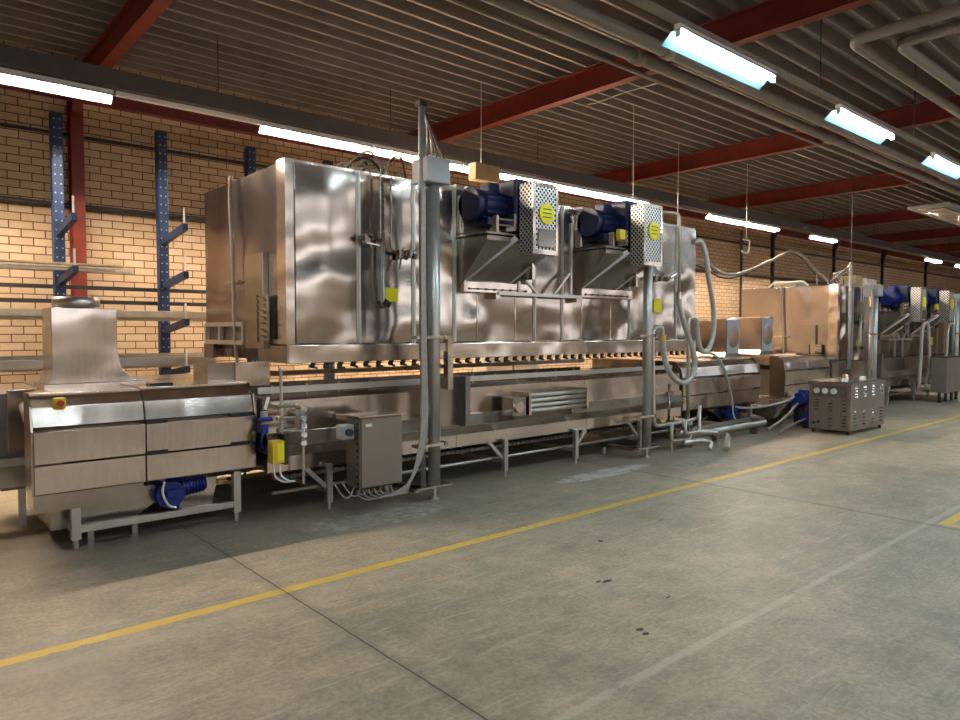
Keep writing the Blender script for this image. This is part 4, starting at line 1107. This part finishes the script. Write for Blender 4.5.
# ------------------------------------------------------------------ far drip tray and blue pumps on the floor
t = thing('drip_pan', 'shallow round fronted steel pan on the floor between the stations', 'pan', (10.9, 5.4, .2))
MB().prism([(10.72, .36), (11.50, .40), (11.44, .20), (10.85, .14)], 'y', 5.35, 6.5).build('pan', 'steel_dull', t, bevel=.02)
MB().box(10.9, 11.3, 5.5, 6.3, 0, .16).build('stand', 'steel_dark', t)
def pump(x, y, z, lab):
    t = thing('blue_pump', lab, 'pump', (x, y, z - .12))
    b0 = MB().cyl((x - .16, y, z), (x + .14, y, z), .105, 18).build('motor', 'blue', t, smooth=True)
    m_ = MB()
    for q in range(6): m_.cyl((x - .13 + q * .045, y, z), (x - .115 + q * .045, y, z), .118, 18)
    m_.build('cooling_fins', 'blue', b0)
    MB().cyl((x + .14, y, z), (x + .22, y, z), .13, 18).build('pump_head', 'blue', t, smooth=True)
    MB().box(x - .05, x + .06, y - .06, y + .06, z + .09, z + .16).build('terminal_box', 'blue', t, bevel=.01)
    MB().box(x - .13, x + .2, y - .09, y + .09, 0, z - .09).build('base', 'dark', t)
pump(11.65, 5.25, .42, 'upper blue pump left of the chiller')
pump(11.35, 4.98, .14, 'lower blue pump on the floor left of the chiller')
pump(12.6, 5.2, .14, 'blue pump hidden behind the chiller')

# ------------------------------------------------------------------ chiller cabinet with gauges
t = thing('chiller_cabinet', 'brown grey floor cabinet with round gauges and louvres beside the yellow line', 'cabinet', (10.87, 4.2, 0))
cx0, cx1, cy0, cy1 = 10.87, 12.22, 4.2, 4.81
MB().box(cx0 + .004, cx1, cy0 + .004, cy1, .06, .775).build('body', 'chiller', t, bevel=.008)
MB().box(cx0 - .004, cx1 + .004, cy0 - .004, cy1 + .004, .775, .79).build('top', 'steel_dull', t, bevel=.003)
for a in (cx0 + .06, cx1 - .06):
    for b_ in (cy0 + .05, cy1 - .05):
        MB().cyl((a, b_, 0), (a, b_, .062), .02, 8).build('foot', 'dark', t)
MB().box(cx0 - .004, cx0 + .012, cy0 - .004, cy0 + .012, .07, .775).build('corner_edge', 'steel', t)
pn = MB().box(cx0 - .004, cx0 + .006, cy0 + .05, cy1 - .06, .56, .73).build('gauge_panel', 'steel_dark', t)
for q in range(4):
    yy = cy1 - .12 - q * .125
    g = MB().cyl((cx0 - .02, yy, .645), (cx0 - .004, yy, .645), .042 if q < 3 else .03, 18).build('gauge', 'gauge' if q < 3 else 'steel', t)
    MB().bar((cx0 - .022, yy, .645), (cx0 - .022, yy + .01, .67), .005).build('needle', 'black', g)
for c_ in range(3):
    m_ = MB()
    for r_ in range(8):
        if c_ == 0 and r_ > 3: continue
        zz = .50 - r_ * .05 - (.03 if r_ > 3 else 0)
        yy = cy1 - .10 - c_ * .20
        m_.prism([(cx0 - .012, zz), (cx0 + .004, zz + .016), (cx0 + .004, zz)], 'y', yy - .05, yy + .01)
    m_.build('louvre_row', 'steel_dull', t)
for c_ in range(4):
    m_ = MB()
    for r_ in range(9):
        zz = .69 - r_ * .045 if r_ < 4 else .33 - (r_ - 4) * .05
        xx = cx0 + .14 + c_ * .33
        m_.prism([(cy0 - .010, zz), (cy0 + .004, zz + .016), (cy0 + .004, zz)], 'x', xx, xx + .11)
    m_.build('louvre_row', 'steel_dull', t)
for yy, zz in ((cy1 - .08, .15), (cy1 - .15, .17)):
    MB().cyl((cx0 - .012, yy, zz), (cx0 + .004, yy, zz), .02, 10).build('port', 'black', t)
for x_, y_, h_, nm, mt, lab in ((11.3, 4.45, .10, 'loose_fitting', 'steel', 'small loose steel fitting on the chiller top'), (11.7, 4.35, .05, 'loose_cover', 'white', 'small white cover lying on the chiller top'),
                        (10.98, 4.33, .05, 'loose_disc', 'gauge', 'pale round cap on the near corner of the chiller top')):
    o = MB().cyl((x_, y_, .7905), (x_, y_, .79 + h_), .05, 12, .035).build(nm, mt, bevel=.004)
    tag(o, lab, 'fitting')
# grey cabinet at the right edge
t = thing('grey_cabinet', 'low grey brown cabinet far away at the right edge', 'cabinet', (16.6, 4.6, 0))
MB().box(17.3, 18.6, 4.75, 5.05, .22, .98).build('body', 'chiller', t, bevel=.01)
MB().box(17.29, 18.61, 4.74, 5.06, .98, 1.0).build('top', 'steel_dull', t)
for a in (17.36, 17.8, 18.2, 18.54): MB().cyl((a, 4.9, 0), (a, 4.9, .22), .03, 8).build('foot', 'dark', t)
# pipes and hoses at the far hood's right end
for i, (a, lab) in enumerate(((16.9, 'inverted U hose standing before the far hood, left one'), (18.6, 'inverted U hose at the right end of the far hood'))):
    hose([(a, 5.15, .3), (a, 5.13, 1.0), (a, 5.12, 1.5), (a + .12, 5.12, 1.7), (a + .35, 5.12, 1.7), (a + .47, 5.13, 1.45), (a + .55, 5.13, 1.0), (a + .6, 5.15, .6), (a + .35, 5.14, .35)], .035, lab)
